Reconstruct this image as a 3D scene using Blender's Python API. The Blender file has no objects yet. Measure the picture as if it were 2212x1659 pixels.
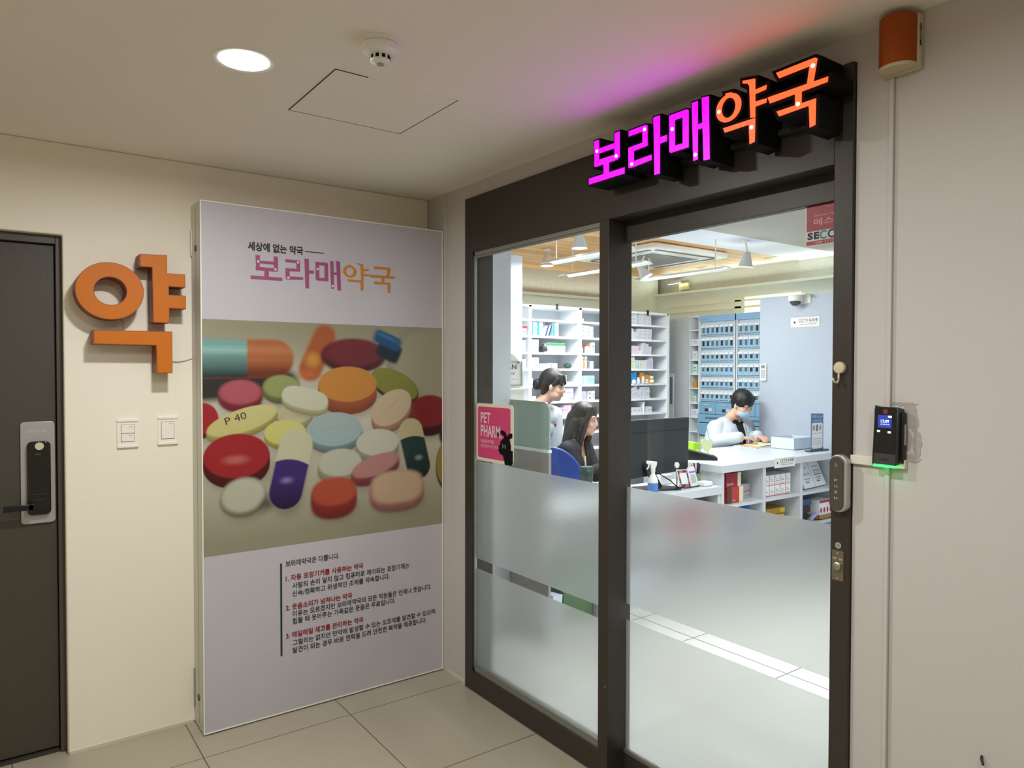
import bpy, bmesh, math, random
import numpy as np
from mathutils import Vector, Matrix, Euler
random.seed(7)
R = math.radians
SC = bpy.context.scene
COL = SC.collection

# ------------------------------------------------------------ camera, world, lights, exposure
cam = bpy.data.cameras.new('camera'); CAM = bpy.data.objects.new('camera', cam); COL.objects.link(CAM)
cam.sensor_width = 36.0; cam.lens = 1556.03 / 2212 * 36.0; cam.clip_start = 0.02
_y, _p, _r = R(35.86349), R(-1.17281), R(0.0752)
_f = Vector((math.sin(_y) * math.cos(_p), math.cos(_y) * math.cos(_p), math.sin(_p)))
_rt = Vector((math.cos(_y), -math.sin(_y), 0)); _up = _rt.cross(_f)
_r2 = _rt * math.cos(_r) + _up * math.sin(_r); _u2 = -_rt * math.sin(_r) + _up * math.cos(_r)
M = Matrix((_r2, _u2, -_f)).transposed().to_4x4(); M.translation = Vector((0, 0, 1.5))
CAM.matrix_world = M
SC.camera = CAM
w = bpy.data.worlds.new('world'); SC.world = w; w.use_nodes = True
w.node_tree.nodes['Background'].inputs[0].default_value = (0.9, 0.95, 1, 1)
w.node_tree.nodes['Background'].inputs[1].default_value = 0.05
vs = SC.view_settings
vs.view_transform = 'Standard'; vs.look = 'None'; vs.gamma = 1; vs.use_curve_mapping = False
vs.exposure = 0.0
SC.cycles.max_bounces = 8; SC.cycles.diffuse_bounces = 6; SC.cycles.glossy_bounces = 3
SC.cycles.transmission_bounces = 6; SC.cycles.transparent_max_bounces = 10
SC.cycles.caustics_reflective = False; SC.cycles.caustics_refractive = False
SC.cycles.sample_clamp_indirect = 4.0

def area(name, loc, size, power, color, size_y=None, shape='DISK', rot=(0, 0, 0), spread=180):
    l = bpy.data.lights.new(name, 'AREA'); l.shape = shape; l.size = size
    if size_y: l.size_y = size_y
    l.energy = power; l.color = color; l.spread = R(spread)
    o = bpy.data.objects.new(name, l); COL.objects.link(o); o.location = loc; o.rotation_euler = rot
    return o
WARM = (0.955, 0.985, 1.0)
HALL = [(0.582, 2.085, 21.0), (0.582, 0.95, 14.0), (0.582, -0.25, 10.0), (-0.6, 0.6, 10.0)]
for x, y, p in HALL:
    area('downlight_lamp', (x, y, 2.352), 0.12, p, WARM, spread=174)
COOL = (0.93, 0.965, 1.0)
for x, y, sy, p in [(3.44, 3.86, .8, 30), (4.02, 4.3, .9, 34), (4.76, 4.14, .9, 6)]:
    area('pharmacy_lamp_and_fill', (x, y, 2.285), .09, p, COOL, sy, 'RECTANGLE')
FILL_PANELS = [(2.9, 1.2), (2.9, 2.1), (3.9, 1.2), (3.9, 2.1)]  # fill lights added out of view to brighten customer floor and counter fronts
for x, y in FILL_PANELS: area('pharmacy_lamp_and_fill', (x, y, 2.523), .56, 11.5, COOL, .56, 'RECTANGLE', spread=125)
area('pharmacy_lamp_and_fill', (4.6, 5.3, 2.5), 1.4, 2, COOL, .12, 'RECTANGLE')  # extra fill in front of the back wall, no fixture belongs to it
area('cove_lamp_and_fill', (6.17, 4.2, 2.375), .06, 9, (0.96, 1.0, 0.9), 2.8, 'RECTANGLE', (R(180), R(-25), 0))  # added to brighten the right-hand beam, no lamp known there
area('cove_lamp_and_fill', (4.9, 5.86, 2.33), 2.4, 3, (0.97, 1.0, 0.94), .06, 'RECTANGLE', (R(180), 0, 0))

# ------------------------------------------------------------ materials
def lin(c):
    if isinstance(c, str): c = tuple(int(c[i:i + 2], 16) / 255 for i in (0, 2, 4))
    return tuple((v / 12.92 if v <= .04045 else ((v + .055) / 1.055) ** 2.4) for v in c)
MATS = {}
def mat(name, col, rough=.5, metal=0, emit=0, ecol=None, bump=0, bscale=60, var=0, vscale=8, coat=0, spec=.5, alpha=1, trans=0):
    if name in MATS: return MATS[name]
    m = bpy.data.materials.new(name); m.use_nodes = True; MATS[name] = m
    nt = m.node_tree; b = nt.nodes['Principled BSDF']; c = lin(col)
    b.inputs['Base Color'].default_value = (*c, 1); b.inputs['Roughness'].default_value = rough
    b.inputs['Metallic'].default_value = metal; b.inputs['Specular IOR Level'].default_value = spec
    b.inputs['Coat Weight'].default_value = coat; b.inputs['Alpha'].default_value = alpha
    b.inputs['Transmission Weight'].default_value = trans
    if emit:
        b.inputs['Emission Color'].default_value = (*(ecol or c), 1); b.inputs['Emission Strength'].default_value = emit
    tc = nt.nodes.new('ShaderNodeTexCoord')
    v = var or .03
    n = nt.nodes.new('ShaderNodeTexNoise'); n.inputs['Scale'].default_value = vscale; n.inputs['Detail'].default_value = 4
    nt.links.new(tc.outputs['Object'], n.inputs['Vector'])
    mx = nt.nodes.new('ShaderNodeMix'); mx.data_type = 'RGBA'
    mx.inputs[6].default_value = (*[x * (1 - v) for x in c], 1); mx.inputs[7].default_value = (*[min(1, x * (1 + v)) for x in c], 1)
    nt.links.new(n.outputs['Fac'], mx.inputs[0]); nt.links.new(mx.outputs[2], b.inputs['Base Color'])
    if bump:
        n2 = nt.nodes.new('ShaderNodeTexNoise'); n2.inputs['Scale'].default_value = bscale; n2.inputs['Detail'].default_value = 6
        nt.links.new(tc.outputs['Object'], n2.inputs['Vector'])
        bp = nt.nodes.new('ShaderNodeBump'); bp.inputs['Strength'].default_value = bump; bp.inputs['Distance'].default_value = .01
        nt.links.new(n2.outputs['Fac'], bp.inputs['Height']); nt.links.new(bp.outputs[0], b.inputs['Normal'])
    return m

def tile_mat(name, col, grout, px, py, ox, oy, rough=.32, extra=None, bevel=.0022):
    m = bpy.data.materials.new(name); m.use_nodes = True; nt = m.node_tree; b = nt.nodes['Principled BSDF']; N = nt.nodes.new; L = nt.links.new
    geo = N('ShaderNodeNewGeometry'); sp = N('ShaderNodeSeparateXYZ'); L(geo.outputs['Position'], sp.inputs[0])
    def ma(op, a, bb, cc=None):
        q = N('ShaderNodeMath'); q.operation = op
        for i, v in enumerate((a, bb, cc)):
            if v is None: continue
            if isinstance(v, (int, float)): q.inputs[i].default_value = v
            else: L(v, q.inputs[i])
        return q.outputs[0]
    def line(out, o, per):
        t = ma('DIVIDE', ma('SUBTRACT', out, o), per); fr = ma('FRACT', t, None)
        d = ma('MULTIPLY', ma('ABSOLUTE', ma('SUBTRACT', fr, .5), None), per)
        return ma('GREATER_THAN', d, per / 2 - bevel)
    g = ma('MAXIMUM', line(sp.outputs[0], ox, px), line(sp.outputs[1], oy, py))
    if extra: g = ma('MAXIMUM', g, ma('LESS_THAN', ma('ABSOLUTE', ma('SUBTRACT', sp.outputs[1], extra), None), .003))
    n = N('ShaderNodeTexNoise'); n.inputs['Scale'].default_value = 3; n.inputs['Detail'].default_value = 8; L(geo.outputs['Position'], n.inputs['Vector'])
    m1 = N('ShaderNodeMix'); m1.data_type = 'RGBA'; c = lin(col)
    m1.inputs[6].default_value = (*[v * .93 for v in c], 1); m1.inputs[7].default_value = (*[v * 1.05 for v in c], 1); L(n.outputs['Fac'], m1.inputs[0])
    m2 = N('ShaderNodeMix'); m2.data_type = 'RGBA'; L(g, m2.inputs[0]); L(m1.outputs[2], m2.inputs[6]); m2.inputs[7].default_value = (*lin(grout), 1)
    L(m2.outputs[2], b.inputs['Base Color'])
    L(ma('MULTIPLY_ADD', n.outputs['Fac'], .15, rough - .05), b.inputs['Roughness'])
    bp = N('ShaderNodeBump'); bp.inputs['Strength'].default_value = .3; bp.inputs['Distance'].default_value = .002
    L(ma('SUBTRACT', 1.0, g), bp.inputs['Height']); L(bp.outputs[0], b.inputs['Normal'])
    return m

def glass_mat():
    m = bpy.data.materials.new('clear_glass'); m.use_nodes = True; nt = m.node_tree; nt.nodes.clear(); N = nt.nodes.new
    o = N('ShaderNodeOutputMaterial'); t = N('ShaderNodeBsdfTransparent'); t.inputs[0].default_value = (.95, .975, .965, 1)
    g = N('ShaderNodeBsdfGlossy'); g.inputs['Roughness'].default_value = .01; g.inputs[0].default_value = (1, 1, 1, 1)
    f = N('ShaderNodeFresnel'); f.inputs[0].default_value = 1.45
    sc = N('ShaderNodeMath'); sc.operation = 'MULTIPLY'; sc.inputs[1].default_value = .05
    nt.links.new(f.outputs[0], sc.inputs[0])
    x = N('ShaderNodeMixShader'); nt.links.new(sc.outputs[0], x.inputs[0]); nt.links.new(t.outputs[0], x.inputs[1]); nt.links.new(g.outputs[0], x.inputs[2])
    nt.links.new(x.outputs[0], o.inputs[0]); return m
def frost_mat(name='frosted_film', col=(.93, .94, .925), tr=.82, rough=.40):
    m = bpy.data.materials.new(name); m.use_nodes = True; nt = m.node_tree; nt.nodes.clear(); N = nt.nodes.new; L = nt.links.new
    o = N('ShaderNodeOutputMaterial')
    g = N('ShaderNodeBsdfRefraction'); g.inputs['IOR'].default_value = 1.12; g.inputs['Roughness'].default_value = rough; g.inputs[0].default_value = (*col, 1)
    t = N('ShaderNodeBsdfTranslucent'); t.inputs[0].default_value = (*col, 1)
    d = N('ShaderNodeBsdfDiffuse'); d.inputs[0].default_value = (*[c * .8 for c in col], 1)
    n = N('ShaderNodeTexNoise'); n.inputs['Scale'].default_value = 900; tc = N('ShaderNodeTexCoord'); L(tc.outputs['Object'], n.inputs['Vector'])
    mr = N('ShaderNodeMapRange'); mr.inputs['To Min'].default_value = tr - .05; mr.inputs['To Max'].default_value = tr + .05; L(n.outputs['Fac'], mr.inputs[0])
    a = N('ShaderNodeMixShader'); L(mr.outputs[0], a.inputs[0]); L(t.outputs[0], a.inputs[1]); L(g.outputs[0], a.inputs[2])
    b = N('ShaderNodeMixShader'); b.inputs[0].default_value = .08; L(a.outputs[0], b.inputs[1]); L(d.outputs[0], b.inputs[2])
    L(b.outputs[0], o.inputs[0]); return m

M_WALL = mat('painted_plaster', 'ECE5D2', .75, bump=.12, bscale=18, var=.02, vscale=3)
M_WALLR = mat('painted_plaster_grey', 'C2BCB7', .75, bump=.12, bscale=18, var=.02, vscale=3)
M_CEIL = mat('painted_ceiling', 'F0EADF', .8, bump=.05, bscale=12, var=.02, vscale=3)
M_FRAME = mat('dark_bronze_aluminium', '3A342C', .42, .25, bump=.02, bscale=300)
M_FRAMEB = mat('dark_bronze_recess', '35312A', .5, .2)
M_TRACK = mat('brushed_aluminium_trim', '9A9A90', .4, .7)
M_DOOR = mat('dark_grey_door_paint', '423D31', .5, bump=.05, bscale=120)
M_DOORF = mat('dark_grey_frame_paint', '48433A', .45)
M_BLACK = mat('black_plastic', '0C0C0D', .35)
M_BLACKM = mat('matt_black', '060606', .8, spec=.2)
M_WHITE = mat('white_laminate', 'EEF0F2', .35)
M_WHITE2 = mat('white_counter_laminate', 'CFD2D6', .3)
M_WHITEP = mat('white_plastic', 'EDEBE4', .35)
M_GLASS = glass_mat(); M_FROST = frost_mat()
M_STEEL = mat('brushed_steel', 'A8A398', .35, .8)
M_SILVER = mat('silver_plastic', 'B5B3B2', .35, .5)
M_INKW = mat('white_ink', 'F0F0F0', .6); M_INKK = mat('black_ink', '16181A', .6); M_INKR = mat('dark_red_ink', '8E1F2A', .6)
M_INKG = mat('grey_ink', '6A6C70', .6)
M_CONC = mat('rough_concrete', 'B4B0A4', .9, bump=.5, bscale=40, var=.10, vscale=30)
M_CREAM = mat('pale_green_white_paint', 'F1F5E6', .7)
M_WHITEC = mat('white_ceiling_board', 'E6E9EE', .7, bump=.1, bscale=15)
M_FLOOR = tile_mat('beige_porcelain_tile', 'A99F8A', '5E5444', .6, .6, .048, 2.92, .30)
M_FLOOR2 = tile_mat('white_porcelain_tile', 'D2CFC9', '77756F', .61, .585, 3.165, 2.06, .3, extra=3.045, bevel=.0035)

# ------------------------------------------------------------ mesh builder
WL = {}
FA = lambda o, u, v: (Vector(o), Vector(u), Vector(v))
WALLA = lambda y: FA((0, y, 0), (1, 0, 0), (0, 0, 1))      # local (x,z) on a plane facing -y
WALLB = lambda x: FA((x, 0, 0), (0, -1, 0), (0, 0, 1))     # local (-y,z) on a plane facing -x
_txt = {}
def text2d(s, bold=0):
    k = (s, bold)
    if k in _txt: return _txt[k]
    cu = bpy.data.curves.new('t', 'FONT'); cu.body = s; cu.size = 1; cu.offset = bold; cu.resolution_u = 3
    o = bpy.data.objects.new('t', cu); COL.objects.link(o)
    dg = bpy.context.evaluated_depsgraph_get(); me = bpy.data.meshes.new_from_object(o.evaluated_get(dg))
    vs_ = [(v.co.x, v.co.y) for v in me.vertices]; fs = [tuple(p.vertices) for p in me.polygons]
    bpy.data.objects.remove(o); bpy.data.curves.remove(cu); bpy.data.meshes.remove(me)
    _txt[k] = (vs_, fs); return _txt[k]

class B:
    def __init__(s): s.v = []; s.f = []; s.m = []
    def add(s, vs_, fs, m=0):
        n = len(s.v); s.v += [tuple(v) for v in vs_]
        for f in fs: s.f.append(tuple(i + n for i in f)); s.m.append(m)
        return s
    def box(s, x0, x1, y0, y1, z0, z1, m=0):
        x0, x1 = sorted((x0, x1)); y0, y1 = sorted((y0, y1)); z0, z1 = sorted((z0, z1))
        v = [(x, y, z) for z in (z0, z1) for y in (y0, y1) for x in (x0, x1)]
        return s.add(v, [(0, 2, 3, 1), (4, 5, 7, 6), (0, 1, 5, 4), (2, 6, 7, 3), (0, 4, 6, 2), (1, 3, 7, 5)], m)
    def obox(s, c, size, rot=(0, 0, 0), m=0):
        q = B().box(-size[0] / 2, size[0] / 2, -size[1] / 2, size[1] / 2, -size[2] / 2, size[2] / 2)
        e = Euler(rot).to_matrix(); c = Vector(c)
        return s.add([c + e @ Vector(v) for v in q.v], q.f, m)
    def prism(s, pts, fr, d0, d1, m=0, cap=True):
        o, u, v = fr; n = u.cross(v); k = len(pts)
        A = [o + u * a + v * b + n * d0 for a, b in pts]; Z = [o + u * a + v * b + n * d1 for a, b in pts]
        ar = sum(pts[i][0] * pts[(i + 1) % k][1] - pts[(i + 1) % k][0] * pts[i][1] for i in range(k))
        fs = [(i, (i + 1) % k, (i + 1) % k + k, i + k) for i in range(k)]
        if cap: fs += [tuple(range(k))[::-1], tuple(range(k, 2 * k))]
        if (ar < 0) != (d1 < d0): fs = [f[::-1] for f in fs]
        return s.add(A + Z, fs, m)
    def flat(s, pts, fr, d, m=0):
        o, u, v = fr; n = u.cross(v); k = len(pts)
        ar = sum(pts[i][0] * pts[(i + 1) % k][1] - pts[(i + 1) % k][0] * pts[i][1] for i in range(k))
        f = tuple(range(k)) if ar > 0 else tuple(range(k))[::-1]
        return s.add([o + u * a + v * b + n * d for a, b in pts], [f], m)
    def rect(s, u0, u1, v0, v1, fr, d, m=0): return s.flat([(u0, v0), (u1, v0), (u1, v1), (u0, v1)], fr, d, m)
    def text(s, t, fr, u, v, h=None, w=None, d=.0006, m=0, bold=0, al='l', cap=None):
        """text whose box starts at (u,v); h its height, w its width"""
        vs_, fs = text2d(t, bold)
        if not vs_: return s
        x0 = min(a for a, b in vs_); x1 = max(a for a, b in vs_); y0 = min(b for a, b in vs_); y1 = max(b for a, b in vs_)
        sy = h / (y1 - y0) if h else w / (x1 - x0); sx = w / (x1 - x0) if w else sy
        off = 0 if al == 'l' else -(x1 - x0) * sx / 2
        o, U, V = fr; n = U.cross(V)
        return s.add([o + U * (u + off + (a - x0) * sx) + V * (v + (b - y0) * sy) + n * d for a, b in vs_], fs, m)
    def cyl(s, p0, p1, r0, r1=None, seg=20, m=0, cap=True):
        r1 = r0 if r1 is None else r1; p0 = Vector(p0); p1 = Vector(p1); d = (p1 - p0).normalized()
        a = d.orthogonal().normalized(); b = d.cross(a); v = []
        for p, r in ((p0, r0), (p1, r1)):
            v += [p + (a * math.cos(2 * math.pi * i / seg) + b * math.sin(2 * math.pi * i / seg)) * r for i in range(seg)]
        fs = [(i, (i + 1) % seg, (i + 1) % seg + seg, i + seg) for i in range(seg)]
        if cap: fs += [tuple(range(seg))[::-1], tuple(range(seg, 2 * seg))]
        return s.add(v, fs, m)
    def lathe(s, prof, c=(0, 0, 0), seg=24, m=0, axis=(0, 0, 1)):
        c = Vector(c); d = Vector(axis).normalized(); a = d.orthogonal().normalized(); b = d.cross(a); v = []; k = len(prof)
        for r, h in prof:
            v += [c + d * h + (a * math.cos(2 * math.pi * i / seg) + b * math.sin(2 * math.pi * i / seg)) * r for i in range(seg)]
        fs = [(j * seg + i, j * seg + (i + 1) % seg, (j + 1) * seg + (i + 1) % seg, (j + 1) * seg + i) for j in range(k - 1) for i in range(seg)]
        fs += [tuple(range(seg))[::-1], tuple(range((k - 1) * seg, k * seg))]
        return s.add(v, fs, m)
    def sph(s, c, r, m=0, rot=None, seg=20, ring=12):
        if isinstance(r, (int, float)): r = (r, r, r)
        e = rot if rot is not None else Matrix.Identity(3); c = Vector(c); v = [c + e @ Vector((0, 0, r[2]))]
        for j in range(1, ring):
            t = math.pi * j / ring
            v += [c + e @ Vector((r[0] * math.sin(t) * math.cos(2 * math.pi * i / seg), r[1] * math.sin(t) * math.sin(2 * math.pi * i / seg), r[2] * math.cos(t))) for i in range(seg)]
        v.append(c + e @ Vector((0, 0, -r[2]))); L = len(v) - 1
        fs = [(0, 1 + i, 1 + (i + 1) % seg) for i in range(seg)]
        for j in range(ring - 2):
            a = 1 + j * seg; fs += [(a + i, a + seg + i, a + seg + (i + 1) % seg, a + (i + 1) % seg) for i in range(seg)]
        a = 1 + (ring - 2) * seg; fs += [(a + i, L, a + (i + 1) % seg) for i in range(seg)]
        return s.add(v, fs, m)
    def cap(s, p0, p1, r0, r1=None, m=0):
        r1 = r0 if r1 is None else r1
        s.sph(p0, r0, m, seg=16, ring=10); s.sph(p1, r1, m, seg=16, ring=10); return s.cyl(p0, p1, r0, r1, 16, m)
    def tube(s, pts, r, seg=8, m=0):
        for a, b in zip(pts[:-1], pts[1:]): s.cyl(a, b, r, r, seg, m); s.sph(b, r, m, seg=seg, ring=6)
        return s
    def build(s, name, mats, parent=None, smooth=False, bevel=0, bseg=2, origin=None):
        if not isinstance(mats, (list, tuple)): mats = [mats]
        me = bpy.data.meshes.new(name); V = np.array([tuple(v) for v in s.v])
        L = Vector(((V[:, 0].min() + V[:, 0].max()) / 2, (V[:, 1].min() + V[:, 1].max()) / 2, V[:, 2].min())) if origin is None else Vector(origin)
        me.from_pydata([tuple(v) for v in (V - np.array(L))], [], s.f)
        for q in mats: me.materials.append(q)
        me.polygons.foreach_set('material_index', s.m); me.update()
        o = bpy.data.objects.new(name, me); COL.objects.link(o)
        WL[o.name] = L.copy()
        if parent: o.parent = parent; o.location = L - WL[parent.name]
        else: o.location = L
        if smooth is True: me.polygons.foreach_set('use_smooth', [True] * len(me.polygons))
        elif smooth: me.set_sharp_from_angle(angle=R(smooth)) if False else smooth_angle(me, R(smooth))
        if bevel:
            b = o.modifiers.new('bevel', 'BEVEL'); b.width = bevel; b.segments = bseg; b.limit_method = 'ANGLE'; b.angle_limit = R(40)
            smooth_angle(me, R(35))
        return o
def smooth_angle(me, a):
    me.polygons.foreach_set('use_smooth', [True] * len(me.polygons))
    try: me.set_sharp_from_angle(angle=a)
    except Exception: pass

def thing(name, label, cat, loc, group=None):
    o = bpy.data.objects.new(name, None); COL.objects.link(o); o.empty_display_size = .1
    o.location = loc; WL[o.name] = Vector(loc); o['label'] = label; o['category'] = cat
    if group: o['group'] = group
    return o
def tag(o, label, cat, group=None):
    o['label'] = label; o['category'] = cat
    if group: o['group'] = group
    return o
def plab(o, l): o['label'] = l; return o
def struct(o): o['kind'] = 'structure'; return o
def rrect(u0, u1, v0, v1, r, n=5):
    p = []
    for cu, cv, a in ((u1 - r, v1 - r, 0), (u0 + r, v1 - r, 90), (u0 + r, v0 + r, 180), (u1 - r, v0 + r, 270)):
        p += [(cu + r * math.cos(R(a + 90 * i / n)), cv + r * math.sin(R(a + 90 * i / n))) for i in range(n + 1)]
    return p
def ell(cu, cv, a, b, n=28): return [(cu + a * math.cos(2 * math.pi * i / n), cv + b * math.sin(2 * math.pi * i / n)) for i in range(n)]

# ------------------------------------------------------------ room shell, corridor
CZ = 2.362; XB = 1.82; YA = 3.25
struct(B().box(-1.75, 1.9, -2.3, 3.6, -.06, 0).build('floor', M_FLOOR))
struct(B().box(1.9, 6.5, .2, 6.1, -.06, 0).build('floor', M_FLOOR2))
cb = B().box(-1.75, 1.96, -2.3, 3.6, CZ, CZ + .1)
struct(cb.build('ceiling', M_CEIL))
# wall A (left in the photo) with door opening x<.227, z<2.02
struct(B().prism([(-1.75, 0), (-.80, 0), (-.80, 2.012), (.226, 2.012), (.226, 0), (XB, 0), (XB, CZ), (-1.75, CZ)], WALLA(YA), 0, -.15).build('wall_left', M_WALL, bevel=.006, bseg=3))
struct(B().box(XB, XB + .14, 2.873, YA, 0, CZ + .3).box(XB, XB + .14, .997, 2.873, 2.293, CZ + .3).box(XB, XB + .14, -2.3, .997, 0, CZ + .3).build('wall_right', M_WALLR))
struct(B().box(-1.9, XB, -2.4, -2.3, 0, CZ).build('wall_rear', M_WALL))
struct(B().box(-1.9, -1.75, -2.4, 3.5, 0, CZ).build('wall_side', M_WALL))
# shallow plastered groove/bead beside the corner
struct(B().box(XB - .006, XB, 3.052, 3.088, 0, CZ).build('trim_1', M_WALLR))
struct(B().box(.232, .68, YA - .004, YA, .0, .012).box(XB - .004, XB, 2.9, 3.1, 0, .012).build('baseboard_left', mat('old_sealant', 'CFC7B5', .7)))
# cable duct and groove on right wall
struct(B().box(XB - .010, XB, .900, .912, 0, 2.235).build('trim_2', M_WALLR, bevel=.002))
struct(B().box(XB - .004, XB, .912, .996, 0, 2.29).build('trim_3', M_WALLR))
tag(B().box(XB - .014, XB, .86, 1.0, 1.256, 1.279).build('cable_duct', mat('cream_plastic_duct', 'DAD4C4', .5), bevel=.002), 'short cream cable duct running from door frame to black reader', 'cable duct')
# plaster repair marks
b = B(); random.seed(3)
fr = WALLB(XB)
for u, v, a, c in [(-.855, 1.395, .018, .026), (-.848, 1.372, .014, .02), (-.862, 1.325, .012, .03), (-.838, 1.318, .011, .034), (-.85, 1.283, .022, .011), (-.845, 1.355, .006, .008)]:
    p = [(u + a * math.cos(t) * random.uniform(.75, 1.15), v + c * math.sin(t) * random.uniform(.75, 1.15)) for t in [2 * math.pi * i / 16 for i in range(16)]]
    b.flat(p, fr, .0006 + .0001 * len(b.f))
p = [(-.905, 1.419), (-.85, 1.420), (-.835, 1.416), (-.85, 1.413), (-.87, 1.414), (-.88, 1.409), (-.885, 1.414), (-.905, 1.413)]
b.flat(p, fr, .0012)
tag(b.build('plaster_patch', mat('bare_grey_plaster', 'A79F96', .9, bump=.3)), 'patchy grey bare plaster marks where paint came off beside black reader', 'wall stain')

# ceiling hatch
hx0, hx1, hy0, hy1 = .811, 1.221, 1.989, 2.390
b = B().box(hx0 + .002, hx1 - .002, hy0 + .002, hy1 - .002, CZ - .0015, CZ + .01)
t = thing('ceiling_hatch', 'square painted access hatch flush in ceiling beside smoke detector', 'hatch', ((hx0 + hx1) / 2, (hy0 + hy1) / 2, CZ))
b.build('panel', M_CEIL, t)
g = .0014; b = B()
for a in ((hx0 - g, hx1 + g, hy1 - g, hy1 + g), (hx0 - g, hx0 + g, hy0, hy1), (hx1 - g, hx1 + g, hy0, hy1), (hx0, hx0 + .10, hy0 - g, hy0 + g)):
    b.box(*a, CZ - .0018, CZ + .001)
b.build('seam', mat('dark_seam', '4A443A', .9), t)
# downlights
for i, (x, y, p) in enumerate(HALL):
    t = thing('downlight', ['round recessed ceiling downlight, lit, near smoke detector', 'round recessed downlight, second from the wall sign', 'round recessed downlight, third from the wall sign', 'round recessed downlight over middle of corridor'][i], 'ceiling light', (x, y, CZ), 'recessed corridor downlights')
    B().lathe([(.066, -.001), (.082, -.003), (.084, 0), (.084, .001), (.066, .001)], (x, y, CZ), 40).build('trim_ring', M_WHITEP, t, smooth=40)
    B().lathe([(.0, -.0), (.066, 0.0), (.066, .002)], (x, y, CZ - .003), 40).build('diffuser', mat('lit_diffuser', 'FFFFFF', .5, emit=14, ecol=(1, .97, .86)), t)
# smoke detector
x, y = .838, 1.752
t = thing('smoke_detector', 'round off-white smoke detector on the ceiling', 'smoke detector', (x, y, CZ))
B().lathe([(.0, 0), (.050, 0), (.050, -.012), (.047, -.014)], (x, y, CZ), 40).build('base', M_WHITEP, t, smooth=40)
B().lathe([(.047, -.014), (.051, -.016), (.048, -.030), (.034, -.038), (.028, -.040), (.0, -.040)], (x, y, CZ), 40).build('body', M_WHITEP, t, smooth=40)
b = B().lathe([(.022, -.038), (.0265, -.040), (.026, -.055), (.018, -.060), (0, -.061)], (x, y, CZ), 40)
b.build('sensor_head', M_WHITEP, t, smooth=40)
b = B()
for k in range(10):
    a = 2 * math.pi * (k + .3) / 10; c, s_ = math.cos(a), math.sin(a)
    b.obox((x + c * .0262, y + s_ * .0262, CZ - .0465), (.002, .009, .009), (0, 0, a))
b.build('vent', M_BLACKM, t)
B().lathe([(.009, -.0612), (.010, -.0625), (.0, -.0625)], (x, y, CZ), 24).build('test_button', M_SILVER, t)

# ------------------------------------------------------------ grey door on the left
t = struct(thing('door_1', 'dark grey painted metal door with digital lock, cut off by frame', 'door', (-.3, YA + .08, 0)))
del t['label'], t['category']
b = B().box(-.78, .2035, YA + .062, YA + .10, .018, 1.978); b.build('door_leaf', M_DOOR, t, bevel=.003)
b = B().box(.205, .226, YA + .040, YA + .15, 0, 2.011).box(-.80, .205, YA + .040, YA + .15, 1.980, 2.011).box(.198, .2052, YA + .10, YA + .15, 0, 1.98)
b.build('door_frame', M_DOORF, t, bevel=.002)
B().box(-.8, .2, YA + .05, YA + .15, 0, .012).build('threshold', mat('dark_threshold', '3A342B', .5), t)
# lock
yl = YA + .062
t = thing('digital_door_lock', 'silver and black digital lock with lever handle on grey door', 'door lock', (.139, yl, .9))
k = yl / 3.3
fr = WALLA(yl)
B().prism(rrect(.086, .198, .905, 1.297, .014), fr, 0, .010).build('back_plate', M_SILVER, t, bevel=.002)
B().prism(rrect(.106, .182, .940, 1.222, .018), fr, .010, .030).build('lock_body', mat('gloss_black', '050506', .12, coat=.5), t, bevel=.004)
b = B().box(.030, .125, yl - .062, yl - .052, .966, .988).cyl((.12, yl - .062, .977), (.12, yl - .02, .977), .014)
b.build('lever_handle', M_BLACK, t, bevel=.002)
b = B().prism(ell(.146, 1.204, .0145, .0145), fr, .0302, .0315)
b.build('key_tag', mat('pale_gold_disc', 'D9CFAE', .4, .3), t)
b = B().text('DIGITAL', fr, .109, 1.255, .010, .064, .0105); b.build('lettering', mat('embossed_silver', 'DCDADA', .3, .6), t)
b = B().rect(.124, .165, 1.02, 1.0205, fr, .0305).rect(.124, .165, 1.000, 1.0005, fr, .0305).text('samtas', fr, .13, 1.172, .004, .02, .0305, m=0)
b.build('markings', M_INKG, t)

# ------------------------------------------------------------ switches
for x0, x1, z0, z1, two, lab in ((.403, .481, 1.182, 1.299, True, 'white wall switch plate with two rocker keys, nearer the grey door'), (.550, .628, 1.186, 1.305, False, 'white wall switch plate with one large rocker key, nearer the poster')):
    t = thing('light_switch', lab, 'light switch', ((x0 + x1) / 2, YA, z0), 'wall switches below the orange sign'); fr = WALLA(YA)
    b = B().prism(rrect(x0, x1, z0, z1, .003, 2), fr, 0, .006).prism(rrect(x0 + .001, x1 - .001, z0 + .001, z0 + .012, .003, 2), fr, .006, .010).prism(rrect(x0 + .001, x1 - .001, z1 - .012, z1 - .001, .003, 2), fr, .006, .010)
    b.build('face_plate', mat('switch_plastic', 'EFE8DA', .4), t, bevel=.0015)
    cx_ = (x0 + x1) / 2; q = [(z0 + .026, (z0 + z1) / 2 - .001), ((z0 + z1) / 2 + .001, z1 - .024)] if two else [(z0 + .026, z1 - .024)]
    B().box(cx_ - .025, cx_ + .025, YA - .0068, YA - .005, z0 + .0245, z1 - .0225).build('key_recess', mat('switch_gap', '8C8474', .8), t)
    for a, c in q:
        kk = B().prism(rrect(cx_ - .0235, cx_ + .0235, a, c, .002, 2), fr, .006, .0095).build('rocker_key', mat('switch_plastic', 'EFE8DA', .4), t, bevel=.001)
        B().text('복도' if two else '전등', fr, cx_ + .004, c - .011, .006, .014, .0096).build('marking', M_INKG, kk)

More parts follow.
